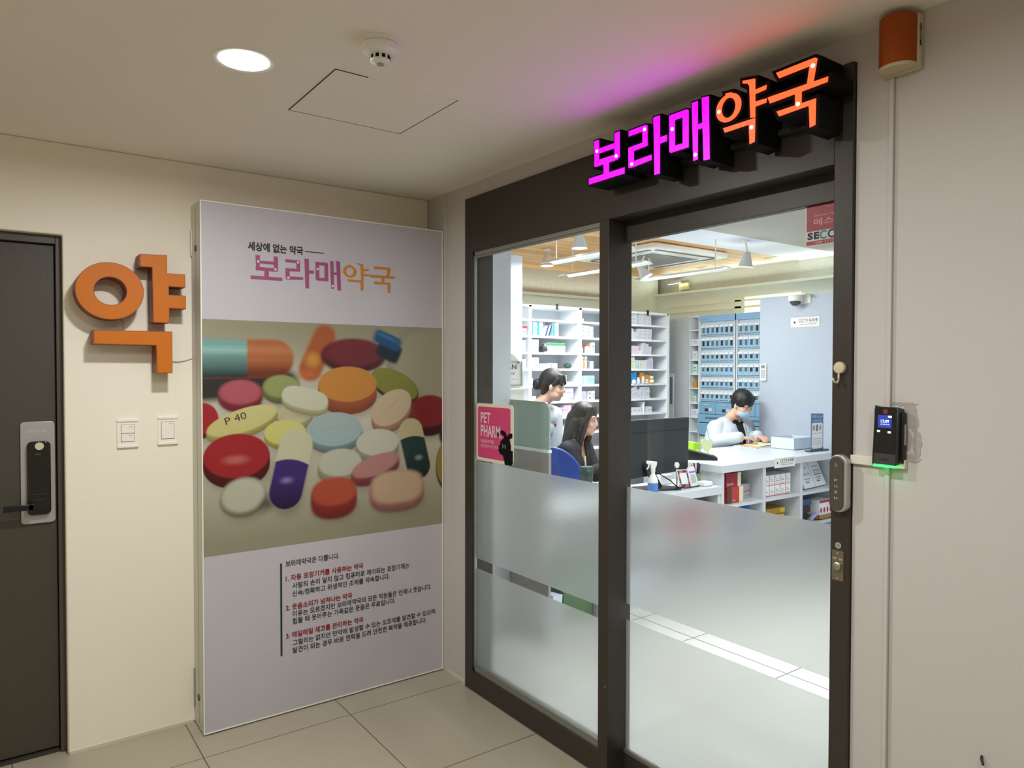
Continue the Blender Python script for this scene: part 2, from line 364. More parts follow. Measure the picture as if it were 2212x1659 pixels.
# ------------------------------------------------------------ orange 약 wall sign
t = thing('pharmacy_wall_sign', 'orange three-piece channel letter sign on wall above the light switches', 'sign', (.46, YA, 1.45))
s_ = 3.15 / 3.195; F = 3.15
sc = lambda l: [(a * s_, 1.5 + (b - 1.5) * s_) for a, b in l]
sides = mat('orange_painted_metal', 'B5622A', .5); face = mat('orange_acrylic', 'C26A12', .5, spec=.25); rim = mat('dark_orange_trim', '8A3E18', .5)
def chan(name, outer, inner=None):
    fr = WALLA(YA); D = YA - F
    b = B()
    if inner is None:
        b.prism(outer, fr, .001, D - .001, 0, cap=True)
    else:
        k = len(outer)
        for P, inv in ((outer, False), (inner, True)):
            b.prism(P if not inv else P[::-1], fr, .001, D - .001, 0, cap=False)
        o, u, v = fr; n = u.cross(v)
        for d in (.001, D - .001):
            vs_ = [o + u * a + v * c + n * d for a, c in outer + inner]
            b.add(vs_, [(i, (i + 1) % k, (i + 1) % k + k, i + k) for i in range(k)] if d > .01 else [(i + k, (i + 1) % k + k, (i + 1) % k, i) for i in range(k)], 0)
    p = b.build(name, rim, t)
    def shr(P, e):
        n_ = len(P); ar = sum(P[i][0] * P[(i + 1) % n_][1] - P[(i + 1) % n_][0] * P[i][1] for i in range(n_)); sg = 1 if ar > 0 else -1; out = []
        for i in range(n_):
            a = Vector(P[i - 1]); c = Vector(P[i]); d = Vector(P[(i + 1) % n_])
            n1 = Vector((-(c - a).y, (c - a).x)).normalized() * sg; n2 = Vector((-(d - c).y, (d - c).x)).normalized() * sg
            q = n1 + n2; q = q / max(.3, (1 + n1.dot(n2)))
            out.append((c.x + q.x * e, c.y + q.y * e))
        return out
    b = B()
    if inner is None: b.flat(shr(outer, .0022), fr, D)
    else:
        o2, i2 = shr(outer, .0022), shr(inner, -.0022); k = len(o2); o, u, v = fr; n = u.cross(v)
        b.add([o + u * a + v * c + n * D for a, c in o2 + i2], [(i, (i + 1) % k, (i + 1) % k + k, i + k) for i in range(k)])
    b.build('letter_face', face, p)
    return p
yg = sc([(.484, 1.957), (.583, 1.961), (.583, 1.888), (.651, 1.888), (.651, 1.834), (.589, 1.834), (.589, 1.801), (.653, 1.801), (.653, 1.746), (.590, 1.746), (.590, 1.686), (.530, 1.686), (.528, 1.907), (.484, 1.907)])
gg = sc([(.321, 1.649), (.600, 1.652), (.600, 1.482), (.542, 1.482), (.540, 1.594), (.321, 1.595)])
chan('letter', yg); chan('letter', gg)
oc = (.379 * s_, 1.5 + (1.803 - 1.5) * s_)
chan('letter', ell(oc[0], oc[1], .1165, .110, 48), ell(oc[0] + .001, oc[1], .0555, .0535, 48))
B().tube([(.425, YA - .004, 1.70), (.43, YA - .004, 1.675), (.428, YA - .004, 1.65)], .0015).build('wire', mat('white_wire', 'C9C2B2', .5), t)
b = B().tube([(.585, YA - .01, 1.535), (.63, YA - .006, 1.53), (.66, YA - .004, 1.535), (.686, YA - .004, 1.545)], .002)
b.build('wire', mat('white_wire', 'C9C2B2', .5), t)

# ------------------------------------------------------------ poster light box
px0, px1, pz0, pz1, pyf = .686, 1.812, .006, 2.180, 3.090
t = thing('poster_light_box', 'tall white pharmacy poster light box standing in the corner', 'light box', (1.25, 3.17, 0))
B().box(px0, px1, pyf + .004, YA - .002, pz0, pz1).build('box_body', mat('aluminium_box_paint', 'CFCDC0', .45, .1), t, bevel=.001)
b = B().box(px0 - .0006, px0 + .001, 3.165, 3.168, pz0 + .02, pz1 - .02, 0)
b.build('side_seam', mat('seam_grey', '77776C', .6), t)
for z in (1.995, .135): B().cyl((px0 - .004, 3.165, z), (px0 + .001, 3.165, z), .013, .015, 16).build('side_plug', mat('dark_rubber_plug', '50503F', .6), t)
for z0, z1 in ((.07, .23), (1.97, 2.08)): B().box(px0 - .0035, px0 + .004, 3.235, 3.249, z0, z1).build('bracket', M_STEEL, t)
e = .0045; b = B()
for a in ((px0, px1, pz1 - e, pz1), (px0, px1, pz0, pz0 + e), (px0, px0 + e, pz0 + e, pz1 - e), (px1 - e, px1, pz0 + e, pz1 - e)):
    b.box(a[0], a[1], pyf - .001, pyf + .006, a[2], a[3])
b.build('edge_trim', mat('white_edge_trim', 'E9E6DA', .4), t)
fr = WALLA(pyf + .002)
pr = B().box(px0 + e, px1 - e, pyf + .002, pyf + .006, pz0 + e, pz1 - e).build('poster_sheet', mat('poster_white_film', 'BBB6BA', .33, spec=.4), t)

# ---- printed photograph of pills: a fine grid whose point colours are computed here
PILLS = []
def img_color(X, Z):
    H = lambda s: np.array(lin(s))
    C = np.empty(X.shape + (3,)); tz = (Z - .735) / .967
    bg0, bg1, bg2 = H('A59C78'), H('DCD0B6'), H('A79D7C')
    w1 = np.clip(1 - np.abs(tz - .55) / .5, 0, 1)[..., None]
    C[:] = bg2 * (1 - w1) + bg1 * w1
    up = np.clip((tz - .8) / .2, 0, 1)[..., None]; C[:] = C * (1 - up) + bg0 * up
    def put(d, col, bl, al=1.):
        a = (np.clip(.5 - d / (2 * bl), 0, 1) * al)[..., None]; a = a * a * (3 - 2 * a); C[:] = C * (1 - a) + col * a
    def de(cx, cz, rx, rz, ang=0, pw=2):
        c, s = math.cos(R(ang)), math.sin(R(ang)); u = ((X - cx) * c + (Z - cz) * s) / rx; v = (-(X - cx) * s + (Z - cz) * c) / rz
        return ((np.abs(u) ** pw + np.abs(v) ** pw) ** (1 / pw) - 1) * min(rx, rz)
    def dc(x0, z0, x1, z1, r):
        ax, az = x1 - x0, z1 - z0; tt = np.clip(((X - x0) * ax + (Z - z0) * az) / (ax * ax + az * az), 0, 1)
        return np.hypot(X - x0 - tt * ax, Z - z0 - tt * az) - r
    def ball(cx, cz, rx, rz, col, hi, side, th, ang=0, bl=.002, pw=2, sh=True):
        if sh: put(de(cx + .012, cz - th - .02, rx * 1.02, rz * 1.0, ang), H('6B5A40'), .03, .55)
        n = 7
        for i in range(n): put(de(cx, cz - th * (1 - i / n), rx, rz, ang, pw), H(side) * (.55 + .5 * i / n), bl)
        put(de(cx, cz, rx, rz, ang, pw), H(col), bl)
        g = np.clip(.5 + (Z - cz) / (2.4 * rz) + (X - cx) / (6 * rx), 0, 1)[..., None]
        m_ = np.clip(.5 - de(cx, cz, rx, rz, ang, pw) / (2 * bl), 0, 1)[..., None]
        C[:] = C * (1 - m_ * g * .30) + H(hi) * m_ * g * .30
    ball(1.75, 1.52, .22, .185, 'AFA583', 'BDB391', '9A8F6C', .02, bl=.03, sh=False)
    # blurred big capsule
    put(dc(.60, 1.415, 1.03, 1.440, .055), H('2A2420'), .02, .9)
    d = dc(.55, 1.545, .985, 1.545, .080); put(d, H('C06A2C'), .009)
    v = (Z - 1.545) / .08
    low = np.clip(-v - .1, 0, 1)[..., None] * np.clip(.5 - d / .018, 0, 1)[..., None]; low = np.clip(low * 1.6, 0, 1); C[:] = C * (1 - low * .85) + H('6A2210') * low * .85
    hl = (np.clip(1 - np.abs(v - .45) / .35, 0, 1) * np.clip(.5 - d / .018, 0, 1))[..., None]; C[:] = C * (1 - hl * .5) + H('D9935A') * hl * .5
    lt = (np.clip(.5 - (X - .868) / .012, 0, 1) * np.clip(.5 - d / .018, 0, 1))[..., None]
    tc_ = H('6E9A90') * np.clip(1 + v * .95, .10, 1.4)[..., None] + H('9FB8AC') * (np.clip(1 - np.abs(v - .4) / .3, 0, 1) * .35)[..., None]
    C[:] = C * (1 - lt) + tc_ * lt
    put(dc(1.205, 1.645, 1.14, 1.50, .052), H('BC5A1C'), .013); put(de(1.15, 1.54, .03, .03), H('D99A12'), .022); put(de(1.135, 1.475, .038, .02), H('D06A10'), .018)
    ball(1.345, 1.575, .142, .062, '7E2430', '8A2E30', '5A1820', .03, bl=.012, sh=False)
    put(de(1.52, 1.585, .062, .045, -25, 5), H('1E2A3C'), .008); put(de(1.512, 1.635, .072, .032, -22, 5), H('0A5486'), .008); put(de(1.515, 1.648, .05, .008, -22, 4), H('2A78A6'), .006)
    ball(1.552, 1.428, .128, .062, '8D8A22', '9A9A30', '3A3212', .018, -24, .004); 
    ball(.841, 1.403, .084, .050, 'C0545C', 'C4606A', '8E2230', .036, 0, .008)
    ball(1.011, 1.425, .076, .048, '9EA45C', 'A8AE68', '7A7C38', .028, 0, .007)
    ball(1.315, 1.431, .140, .080, 'D98A18', 'E09A28', 'B4541C', .058, 0, .003)
    put(np.abs(de(1.315, 1.431, .125, .068)) - .001, H('C47A14'), .003, .5)
    ball(1.067, 1.304, .078, .042, 'D2C896', 'DDD4A6', 'B8A878', .03, 0, .003)
    ball(1.116, 1.372, .104, .046, 'D6D2AE', 'E4E0C2', 'C4B984', .026, -14, .002, 2.6)
    ball(1.736, 1.295, .112, .078, '8C1418', '981C20', '4A0A0C', .045, 0, .007)
    ball(.69, 1.30, .06, .062, 'B4000E', 'C01020', '6A0008', .02, 0, .004)
    ball(1.533, 1.318, .112, .074, 'D9BC90', 'E4CAA2', 'B98A62', .034, 32, .002)
    ball(.849, 1.285, .148, .048, 'D9CC74', 'E6DB90', 'B9AC50', .026, 17, .002)
    ball(1.026, 1.227, .089, .053, 'DCD468', 'E6DE80', 'B8AE3C', .022, 0, .002)
    ball(1.252, 1.229, .130, .076, 'A9BDB8', 'BCCDC6', '7E9794', .034, 0, .002)
    put(np.abs(de(1.252, 1.233, .112, .062)) - .0012, H('93A8A4'), .003, .6)
    for i in range(9):
        put(dc(1.185 + i * .0155, 1.226 + .004 * math.sin(i * 2.1), 1.193 + i * .0155, 1.243 - .004 * math.cos(i * 1.7), .0012), H('8FA5A1'), .0015, .8)
    for i in range(6): put(dc(1.502 + i * .012, 1.293 + i * .011, 1.510 + i * .012, 1.307 + i * .011, .0012), H('C09C72'), .0015, .8)
    ball(1.461, 1.158, .107, .062, 'D3CFB4', 'E0DCC6', 'A9A080', .036, 0, .003)
    ball(1.276, 1.077, .102, .062, 'C9C5A8', 'D8D4BC', 'A89A7C', .04, 0, .005)
    ball(1.45, 1.052, .120, .046, 'C48474', 'CC9080', '8E3440', .040, 16, .006)
    ball(.825, 1.138, .133, .092, 'AE0410', 'B81420', '5A0208', .045, 0, .004)
    put(de(.820, 1.122, .048, .018), H('D0655A'), .012, .85)
    ball(.85, .972, .088, .070, 'C8C3A2', 'D6D2B8', '8E8662', .02, 8, .012); put(de(.955, .93, .05, .03, 40), H('231C1C'), .02, .6)
    # purple capsule
    put(dc(1.06, 1.12, 1.035, .93, .078), H('3A2C2C'), .03, .4)
    d = dc(1.074, 1.165, 1.028, .965, .074); put(d, H('D6CFA2'), .006)
    m_ = np.clip(.5 - d / .01, 0, 1) * np.clip(.5 - (Z - (1.090 + (X - 1.05) * -.12 + .018 * (1 - ((X - 1.05) / .075) ** 2))) / .006, 0, 1)
    pc = H('3A1E6E') * np.clip(.28 + (Z - .90) / .16, .10, 1.1)[..., None]; C[:] = C * (1 - m_[..., None]) + pc * m_[..., None]
    put(de(1.032, 1.018, .022, .012), H('9A88C0'), .012, .8)
    # right capsule
    d = dc(1.634, 1.20, 1.676, 1.03, .064); put(d, H('D2C08A'), .004)
    m_ = np.clip(.5 - d / .008, 0, 1) * np.clip(.5 - (Z - (1.162 + .015 * (1 - ((X - 1.65) / .07) ** 2))) / .005, 0, 1)
    pc = H('1F4038') * np.clip(.35 + (Z - .99) / .2, .15, 1.0)[..., None]; C[:] = C * (1 - m_[..., None]) + pc * m_[..., None]
    put(de(1.676, 1.072, .018, .012), H('9AA090'), .010, .8)
    put(de(1.82, 1.18, .03, .06), H('3A0A10'), .01); ball(1.825, 1.03, .05, .10, '9A8A18', 'A69824', '4A3E0A', .02, 0, .006)
    ball(1.562, .940, .132, .076, 'D7B084', 'DFBC92', 'B06E5E', .042, 0, .012, 2.8)
    ball(1.247, .948, .102, .062, 'C2461C', 'CC5A2A', '9A1A10', .062, 0, .010, 2.3)
    return C
nx, nz = 470, 402
xs = np.linspace(px0 + e, px1 - e, nx); zs = np.linspace(.735, 1.702, nz)
X, Z = np.meshgrid(xs, zs); COLR = img_color(X, Z); _g = COLR.mean(-1, keepdims=True); COLR = np.clip((COLR * .88 + _g * .12) * np.array([.72, .74, .76]), 0, 1)
me = bpy.data.meshes.new('poster_photo'); nv = nx * nz
co = np.stack([X, np.full_like(X, pyf + .0012), Z], -1).reshape(-1, 3) - np.array([1.25, 3.17, 0])
me.vertices.add(nv); me.vertices.foreach_set('co', co.ravel())
ii = np.arange(nv).reshape(nz, nx); q = np.stack([ii[:-1, :-1], ii[:-1, 1:], ii[1:, 1:], ii[1:, :-1]], -1).reshape(-1, 4)
me.loops.add(q.size); me.loops.foreach_set('vertex_index', q.ravel()); me.polygons.add(len(q)); me.polygons.foreach_set('loop_start', np.arange(len(q)) * 4)
me.update(calc_edges=True)
at = me.color_attributes.new('print', 'FLOAT_COLOR', 'POINT'); at.data.foreach_set('color', np.concatenate([COLR.reshape(-1, 3), np.ones((nv, 1))], 1).ravel())
m = mat('printed_pill_photo', 'FFFFFF', .36, spec=.4); a_ = m.node_tree.nodes.new('ShaderNodeAttribute'); a_.attribute_name = 'print'
m.node_tree.links.new(a_.outputs['Color'], m.node_tree.nodes['Principled BSDF'].inputs['Base Color']); me.materials.append(m)
o = bpy.data.objects.new('poster_photo', me); COL.objects.link(o); o.parent = t; WL[o.name] = Vector((1.25, 3.17, 0))
o.location = (0, 0, 0); plab(o, 'close-up photograph of colourful pills and capsules')
fr = WALLA(pyf + .001)
def rotfr(fr, u, v, ang):
    o, U, V = fr; c, s = math.cos(R(ang)), math.sin(R(ang)); return (o + U * u + V * v, U * c + V * s, V * c - U * s)
B().text('P 40', rotfr(fr, .782, 1.268, 17), 0, 0, .030, .088, .0006).build('pill_imprint', mat('brown_ink', '4A3220', .6), t)
K = [('보라매약국은 다릅니다.', 1.025, .654, .244, 0, 0), ('1. 자동 포장기계를 사용하는 약국', 1.025, .590, .361, 1, .012), ('사람의 손이 닿지 않고 컴퓨터로 제어되는 포장기계는', 1.054, .554, .57, 0, 0), ('신속/정확하고 위생적인 조제를 약속합니다.', 1.054, .519, .466, 0, 0),
     ('2. 웃음소리가 넘쳐나는 약국', 1.025, .462, .306, 1, .012), ('이유는 모르겠지만 보라매약국의 모든 직원들은 언제나 웃습니다.', 1.054, .430, .69, 0, 0), ('힘들 때 웃어주는 가족같은 웃음은 무료입니다.', 1.054, .398, .495, 0, 0),
     ('3. 매일매일 재고를 관리하는 약국', 1.025, .339, .361, 1, .012), ('그럴리는 없지만 만약에 발생할 수 있는 오조제를 발견할 수 있으며,', 1.054, .303, .718, 0, 0), ('발견이 되는 경우 바로 연락을 드려 안전한 복약을 제공합니다.', 1.054, .270, .664, 0, 0)]
b = B()
for s, u, v, wd, m_, bo in K: b.text(s, fr, u, v - .013, .027, wd, .0006, m_, .012 + bo)
b.rect(1.001, 1.009, .257, .660, fr, .0006, 2)
b.text('세상에 없는 약국', fr, .873, 1.995, .038, .236, .0006, 0, .03); b.rect(1.117, 1.203, 2.012, 2.0155, fr, .0006, 0)
b.build('poster_lettering', [M_INKK, M_INKR, mat('dark_teal_ink', '18262A', .6)], t)

# ------------------------------------------------------------ letter shapes shared by sign and poster  (y,z) metres on the sign's face
LET = {
'bo': ([[(1.857, 2.284), (1.833, 2.283), (1.833, 2.198), (1.853, 2.196)], [(1.757, 2.286), (1.734, 2.286), (1.733, 2.202), (1.757, 2.202)], [(1.834, 2.253), (1.756, 2.253), (1.756, 2.237), (1.834, 2.237)], [(1.856, 2.215), (1.734, 2.215), (1.733, 2.202), (1.744, 2.196), (1.85, 2.195), (1.856, 2.199)], [(1.809, 2.197), (1.784, 2.198), (1.784, 2.161), (1.809, 2.16)], [(1.883, 2.162), (1.71, 2.162), (1.71, 2.143), (1.883, 2.142)]], [(1.842, 2.247), (1.748, 2.208)]),
'ra': ([[(1.691, 2.275), (1.615, 2.275), (1.609, 2.27), (1.608, 2.258), (1.691, 2.258)], [(1.63, 2.273), (1.609, 2.272), (1.608, 2.214), (1.629, 2.214)], [(1.691, 2.221), (1.608, 2.223), (1.608, 2.208), (1.69, 2.205)], [(1.692, 2.221), (1.668, 2.221), (1.668, 2.154), (1.691, 2.157)], [(1.691, 2.172), (1.591, 2.175), (1.591, 2.159), (1.68, 2.154), (1.69, 2.157)], [(1.583, 2.289), (1.557, 2.288), (1.556, 2.109), (1.578, 2.109)], [(1.56, 2.22), (1.528, 2.22), (1.528, 2.202), (1.559, 2.201)]], [(1.62, 2.262), (1.676, 2.165)]),
'mae': ([[(1.518, 2.273), (1.496, 2.274), (1.495, 2.162), (1.513, 2.163), (1.517, 2.167)], [(1.465, 2.273), (1.443, 2.271), (1.442, 2.162), (1.464, 2.162)], [(1.518, 2.276), (1.451, 2.276), (1.443, 2.271), (1.443, 2.257), (1.518, 2.257)], [(1.517, 2.180), (1.443, 2.178), (1.442, 2.162), (1.512, 2.162)], [(1.431, 2.289), (1.409, 2.288), (1.407, 2.118), (1.424, 2.117)], [(1.394, 2.293), (1.369, 2.29), (1.364, 2.108), (1.386, 2.11)], [(1.41, 2.219), (1.391, 2.22), (1.391, 2.205), (1.41, 2.205)]], [(1.505, 2.232), (1.415, 2.133)]),
'yak': ([[(1.311, 2.28), (1.289, 2.277), (1.288, 2.271), (1.295, 2.266), (1.304, 2.267)], [(1.253, 2.297), (1.212, 2.29), (1.211, 2.186), (1.227, 2.188), (1.231, 2.275), (1.236, 2.284), (1.253, 2.29)], [(1.213, 2.26), (1.176, 2.262), (1.178, 2.25), (1.213, 2.248)], [(1.212, 2.228), (1.175, 2.226), (1.177, 2.215), (1.212, 2.214)], [(1.318, 2.184), (1.211, 2.184), (1.212, 2.12), (1.229, 2.117), (1.232, 2.171), (1.311, 2.17)]], [(1.331, 2.234), (1.222, 2.161)]),
'guk': ([[(1.148, 2.284), (1.038, 2.286), (1.03, 2.281), (1.041, 2.223), (1.059, 2.224), (1.052, 2.269), (1.139, 2.267)], [(1.173, 2.227), (1.001, 2.227), (1.002, 2.214), (1.166, 2.209)], [(1.092, 2.218), (1.073, 2.217), (1.073, 2.182), (1.092, 2.183)], [(1.146, 2.182), (1.033, 2.183), (1.034, 2.117), (1.05, 2.114), (1.053, 2.17), (1.138, 2.167)]], [(1.042, 2.267), (1.083, 2.183)])}
RING = (1.299, 2.2365, .043, .039, .023, .0275)
def ringb(b, fr, sx, sy, f, d, m=0, grow=0, d0=None):
    cu, cv = f(RING[0], RING[1]); n = 40
    O = ell(cu, cv, (RING[2] + grow) * sx, (RING[3] + grow) * sy, n); I = ell(cu, cv, (RING[4] - grow) * sx, (RING[5] - grow) * sy, n)
    o, u, v = fr; nn = u.cross(v)
    b.add([o + u * a + v * c + nn * d for a, c in O + I], [(i, (i + 1) % n, (i + 1) % n + n, i + n) for i in range(n)], m)
    if d0 is not None: b.prism(O, fr, d0, d, m, cap=False); b.prism(I[::-1], fr, d0, d, m, cap=False)
# poster logo
def logo(keys, x0, x1, z0, z1, ys, zr, mtl, dm, name):
    f = lambda y, z: (x0 + (ys[0] - y) / (ys[0] - ys[1]) * (x1 - x0), z0 + (z - zr[0]) / (zr[1] - zr[0]) * (z1 - z0))
    sx = (x1 - x0) / (ys[0] - ys[1]); sy = (z1 - z0) / (zr[1] - zr[0]); b = B(); k = 0
    for key in keys:
        for P in LET[key][0]: b.flat([f(*p) for p in P], fr, .0006 + .00002 * k, 0); k += 1
        for D in LET[key][1]: b.flat(ell(*f(*D), .0055, .0055, 14), fr, .0012, 1)
    if 'yak' in keys: ringb(b, fr, sx, sy, f, .0008)
    return b.build(name, [mtl, dm], t)
logo(['bo', 'ra', 'mae'], .884, 1.282, 1.853, 1.985, (1.883, 1.364), (2.108, 2.293), mat('mauve_ink', '9A4A70', .5), mat('pale_pink_ink', 'D8C4CC', .5), 'logo_lettering')
logo(['yak', 'guk'], 1.292, 1.552, 1.858, 1.985, (1.342, 1.0), (2.114, 2.297), mat('ochre_ink', 'C47A1E', .5), mat('ochre_ink', 'C47A1E', .5), 'logo_lettering')

# ------------------------------------------------------------ illuminated sign over the door
def grow(P, e):
    n_ = len(P); ar = sum(P[i][0] * P[(i + 1) % n_][1] - P[(i + 1) % n_][0] * P[i][1] for i in range(n_)); sg = -1 if ar > 0 else 1; out = []
    for i in range(n_):
        a = Vector(P[i - 1]); c = Vector(P[i]); d = Vector(P[(i + 1) % n_])
        n1 = Vector((-(c - a).y, (c - a).x)).normalized() * sg; n2 = Vector((-(d - c).y, (d - c).x)).normalized() * sg
        q = (n1 + n2) / max(.5, (1 + n1.dot(n2))); out.append((c.x + q.x * e, c.y + q.y * e))
    return out
t = thing('illuminated_sign', 'glowing magenta and orange Korean letter sign mounted above glass door', 'sign', (1.78, 1.44, 2.1))
XF = 1.690; fr = WALLB(XF); f = lambda y, z: (-y, z)
MAG = mat('lit_magenta_acrylic', '300030', .4, emit=1, ecol=(4.2, 0, 5.6)); ORA = mat('lit_orange_acrylic', '301000', .4, emit=1, ecol=(4.6, .19, .045))
LED = mat('lit_led_dot', 'FFFFFF', .4, emit=1, ecol=(2.2, 1.6, 2.6))
for key in ('bo', 'ra', 'mae', 'yak', 'guk'):
    polys, dots = LET[key]; body = B(); fc = B(); gr = .0055 if key in ('bo', 'ra', 'mae') else .009
    for k, P in enumerate(polys):
        Q = [f(*p) for p in P]; body.prism(grow(Q, gr), fr, -.100 + .0002 * k, -.0015 - .00007 * k); fc.flat(Q, fr, -.00004 * k)
    if key == 'yak':
        ringb(body, fr, 1, 1, f, -.0012, grow=.008, d0=-.1); ringb(fc, fr, 1, 1, f, .0003)
    lb = body.build('letter', M_BLACKM, t)
    plab(lb, 'magenta glowing letter with black sides' if gr < .006 else 'orange glowing letter with black sides')
    fc.build('letter_face', MAG if gr < .006 else ORA, lb)
    for D in dots: B().prism(ell(*f(*D), .0052, .0052, 18), fr, .0004, .0025).build('led_dot', LED, lb)
for z0, z1 in ((2.205, 2.225), (2.150, 2.165)): B().box(1.782, 1.802, 1.03, 1.85, z0, z1).build('mounting_rail', M_FRAMEB, t)

# ------------------------------------------------------------ pharmacy door frame + glass
YL, YR, ZT = 2.873, .998, 2.293; X0 = 1.804
t = struct(thing('door_2', '', '', (1.86, 1.93, 0))); del t['label'], t['category']
b = B().box(X0, XB + .10, 2.810, YL, 0, ZT).box(X0, XB + .10, YR, 1.049, 0, ZT)
b.box(X0, XB + .10, 1.049, 2.81, 2.04, ZT - .0)
b.box(X0, XB + .10, 1.902, 1.952, 0, 2.04)
b.box(X0, XB + .06, 1.952, 2.81, 0, .093)
b.build('outer_frame', M_FRAME, t, bevel=.0015)
b = B().box(1.812, 1.826, 1.952, 2.81, .093, .110).box(1.817, 1.826, 1.952, 2.81, .110, .118).box(1.812, 1.826, 1.952, 2.81, 2.022, 2.04).box(1.817, 1.826, 1.952, 2.81, 2.012, 2.022).box(1.812, 1.826, 2.802, 2.81, .093, 2.04)
b.build('glazing_bead', M_TRACK, t)
b = B().box(1.885, 1.915, 1.049, 1.93, 1.965, 2.045).box(1.885, 1.915, 1.049, 1.93, .012, .080).box(1.885, 1.915, 1.905, 1.937, .012, 2.045)
b.build('sliding_leaf_frame', M_FRAME, t, bevel=.0015)
b = B().box(1.888, 1.912, 1.049, 1.937, .080, .094); b.build('glazing_bead', M_TRACK, t)
B().box(1.90, 1.906, 1.05, 1.94, .085, 1.97).build('sliding_glass', M_GLASS, t)
B().box(1.828, 1.834, 1.95, 2.809, .095, 2.038).build('fixed_glass', M_GLASS, t)
b = B(); fl = lambda x, y0, y1, z0, z1: b.box(x, x + .0006, y0, y1, z0, z1)
fl(1.8270, 1.952, 2.802, .619, 1.075); fl(1.8270, 1.952, 2.802, .112, .572)
b.build('frosted_film', M_FROST, t); b = B()
fl(1.8988, 1.05, 1.94, .633, 1.067); fl(1.8988, 1.05, 1.94, .088, .573)
b.build('frosted_film', M_FROST, t)
struct(B().box(1.80, 1.96, 1.0, 2.87, -.002, .0025).build('trim_4', M_STEEL))
# lock plate, plug, stickers on the door
q = thing('door_lock_plate', 'brass coloured lock plate with round key cylinder on door frame', 'door lock', (X0, 1.028, .94))
fr = WALLB(X0)
B().prism(rrect(-1.043, -1.011, .944, 1.024, .001, 2), fr, 0, .002).build('plate', mat('aged_brass_steel', '8E8468', .35, .8), q)
B().lathe([(.0, 0), (.011, 0), (.011, .006), (.007, .009), (0, .009)], (X0 - .002, 1.027, .983), 24, axis=(-1, 0, 0)).build('cylinder', M_STEEL, q, smooth=40)
for z in (1.017, .951): B().cyl((X0 - .002, 1.027, z), (X0 - .0035, 1.027, z), .0025).build('screw', M_SILVER, q)
b = B()
b.rect(-1.040, -1.030, 1.000, 1.005, fr, .0024).rect(-1.024, -1.014, .999, 1.004, fr, .0024)
b.build('engraving', M_SILVER, q)
b = B().prism(ell(-1.027, 1.037, .0085, .0085), fr, 0, .0012, 0).text('SK', fr, -1.0325, 1.033, .007, .011, .0014, 1)
tag(b.build('round_sticker', [M_SILVER, M_INKG]), 'tiny round silver sticker above the door lock plate', 'sticker')
b = B().prism(ell(-1.914, .340, .004, .004, 14), WALLB(X0), 0, .0008)
tag(b.build('screw_cap', M_INKG), 'small dark screw cap low on the middle door post', 'screw')
b = B().prism(ell(-1.925, .128, .009, .012, 16), WALLB(1.8985), 0, .001, 0).prism(ell(-1.925, .126, .006, .006, 12), WALLB(1.8975), 0, .0008, 1)
tag(b.build('glass_mark', [M_WHITEP, M_INKK]), 'tiny round mark at lower left corner of sliding glass', 'sticker')
# hook
q = thing('adhesive_hook', 'round beige adhesive hook stuck on door frame above push switch', 'hook', (X0, 1.025, 1.46))
HK = mat('beige_plastic', 'CDBFA0', .4)
B().lathe([(0, 0), (.0155, 0), (.0165, .004), (.014, .010), (0, .012)], (X0, 1.026, 1.505), 28, axis=(-1, 0, 0)).build('disc', HK, q, smooth=40)
B().tube([(X0 - .008, 1.026, 1.49), (X0 - .009, 1.026, 1.472), (X0 - .014, 1.027, 1.466), (X0 - .021, 1.030, 1.468), (X0 - .024, 1.033, 1.477)], .0026).build('hook_arm', HK, q, smooth=True)
# push switch
q = thing('push_switch', 'long oval touch switch with PUSH lettering on door frame', 'door switch', (X0, 1.019, 1.13))
B().prism(rrect(-1.043, -.994, 1.128, 1.279, .0242, 8), fr, 0, .020).build('housing', M_SILVER, q, bevel=.003)
B().prism(rrect(-1.040, -1.003, 1.133, 1.274, .018, 8), fr, .020, .024).build('touch_face', mat('dark_brown_touch_face', '4A443C', .3), q, bevel=.001)
b = B()
for i, c in enumerate('PUSH'): b.text(c, fr, -1.0215, 1.209 - i * .0155, .0065, .0085, .0246, al='c', bold=.01)
b.prism([(-1.0255, 1.247), (-1.0175, 1.247), (-1.0165, 1.252), (-1.0215, 1.259), (-1.0265, 1.252)], fr, .0243, .0246, 1).rect(-1.029, -1.014, 1.2385, 1.2395, fr, .0246, 1)
b.build('lettering', [mat('silver_ink', 'B8B4AE', .4), mat('brown_grey_ink', '6E665E', .5)], q)
# access reader
q = thing('access_reader', 'black access control reader with blue screen showing 13:09 on wall', 'card reader', (1.77, .868, 1.27))
X1 = 1.785; KR_ = 1.0366; kz = lambda z: 1.5 + (z - 1.5) * KR_; ky = lambda y: y * KR_
sh = B()
yb0, yb1 = ky(.838), ky(.892); yc0, yc1 = ky(.841), ky(.896); za, zb = kz(1.272), kz(1.412)
v = [(X1, yc1, za), (X1, yc0, za), (X1 + .004, yb0, zb), (X1 + .004, yb1, zb), (XB, yc1 + .001, za + .004), (XB, yc0, za + .004), (XB, yb0, zb - .005), (XB, yb1 + .001, zb - .005)]
sh.add(v, [(0, 1, 2, 3)[::-1], (4, 5, 6, 7), (0, 1, 5, 4), (2, 3, 7, 6), (1, 2, 6, 5), (0, 3, 7, 4)])
sh.build('body', mat('charcoal_plastic', '37383A', .45), q, bevel=.003)
ff = (Vector((X1 - .0004, 0, za)), Vector((0, -KR_, 0)), (Vector((X1 + .004, 0, zb)) - Vector((X1, 0, za))).normalized() * KR_)
B().prism(rrect(-.8935, -.8415, .029, .138, .004, 3), ff, 0, .0008).build('front_glass', mat('gloss_black', '050506', .12), q)
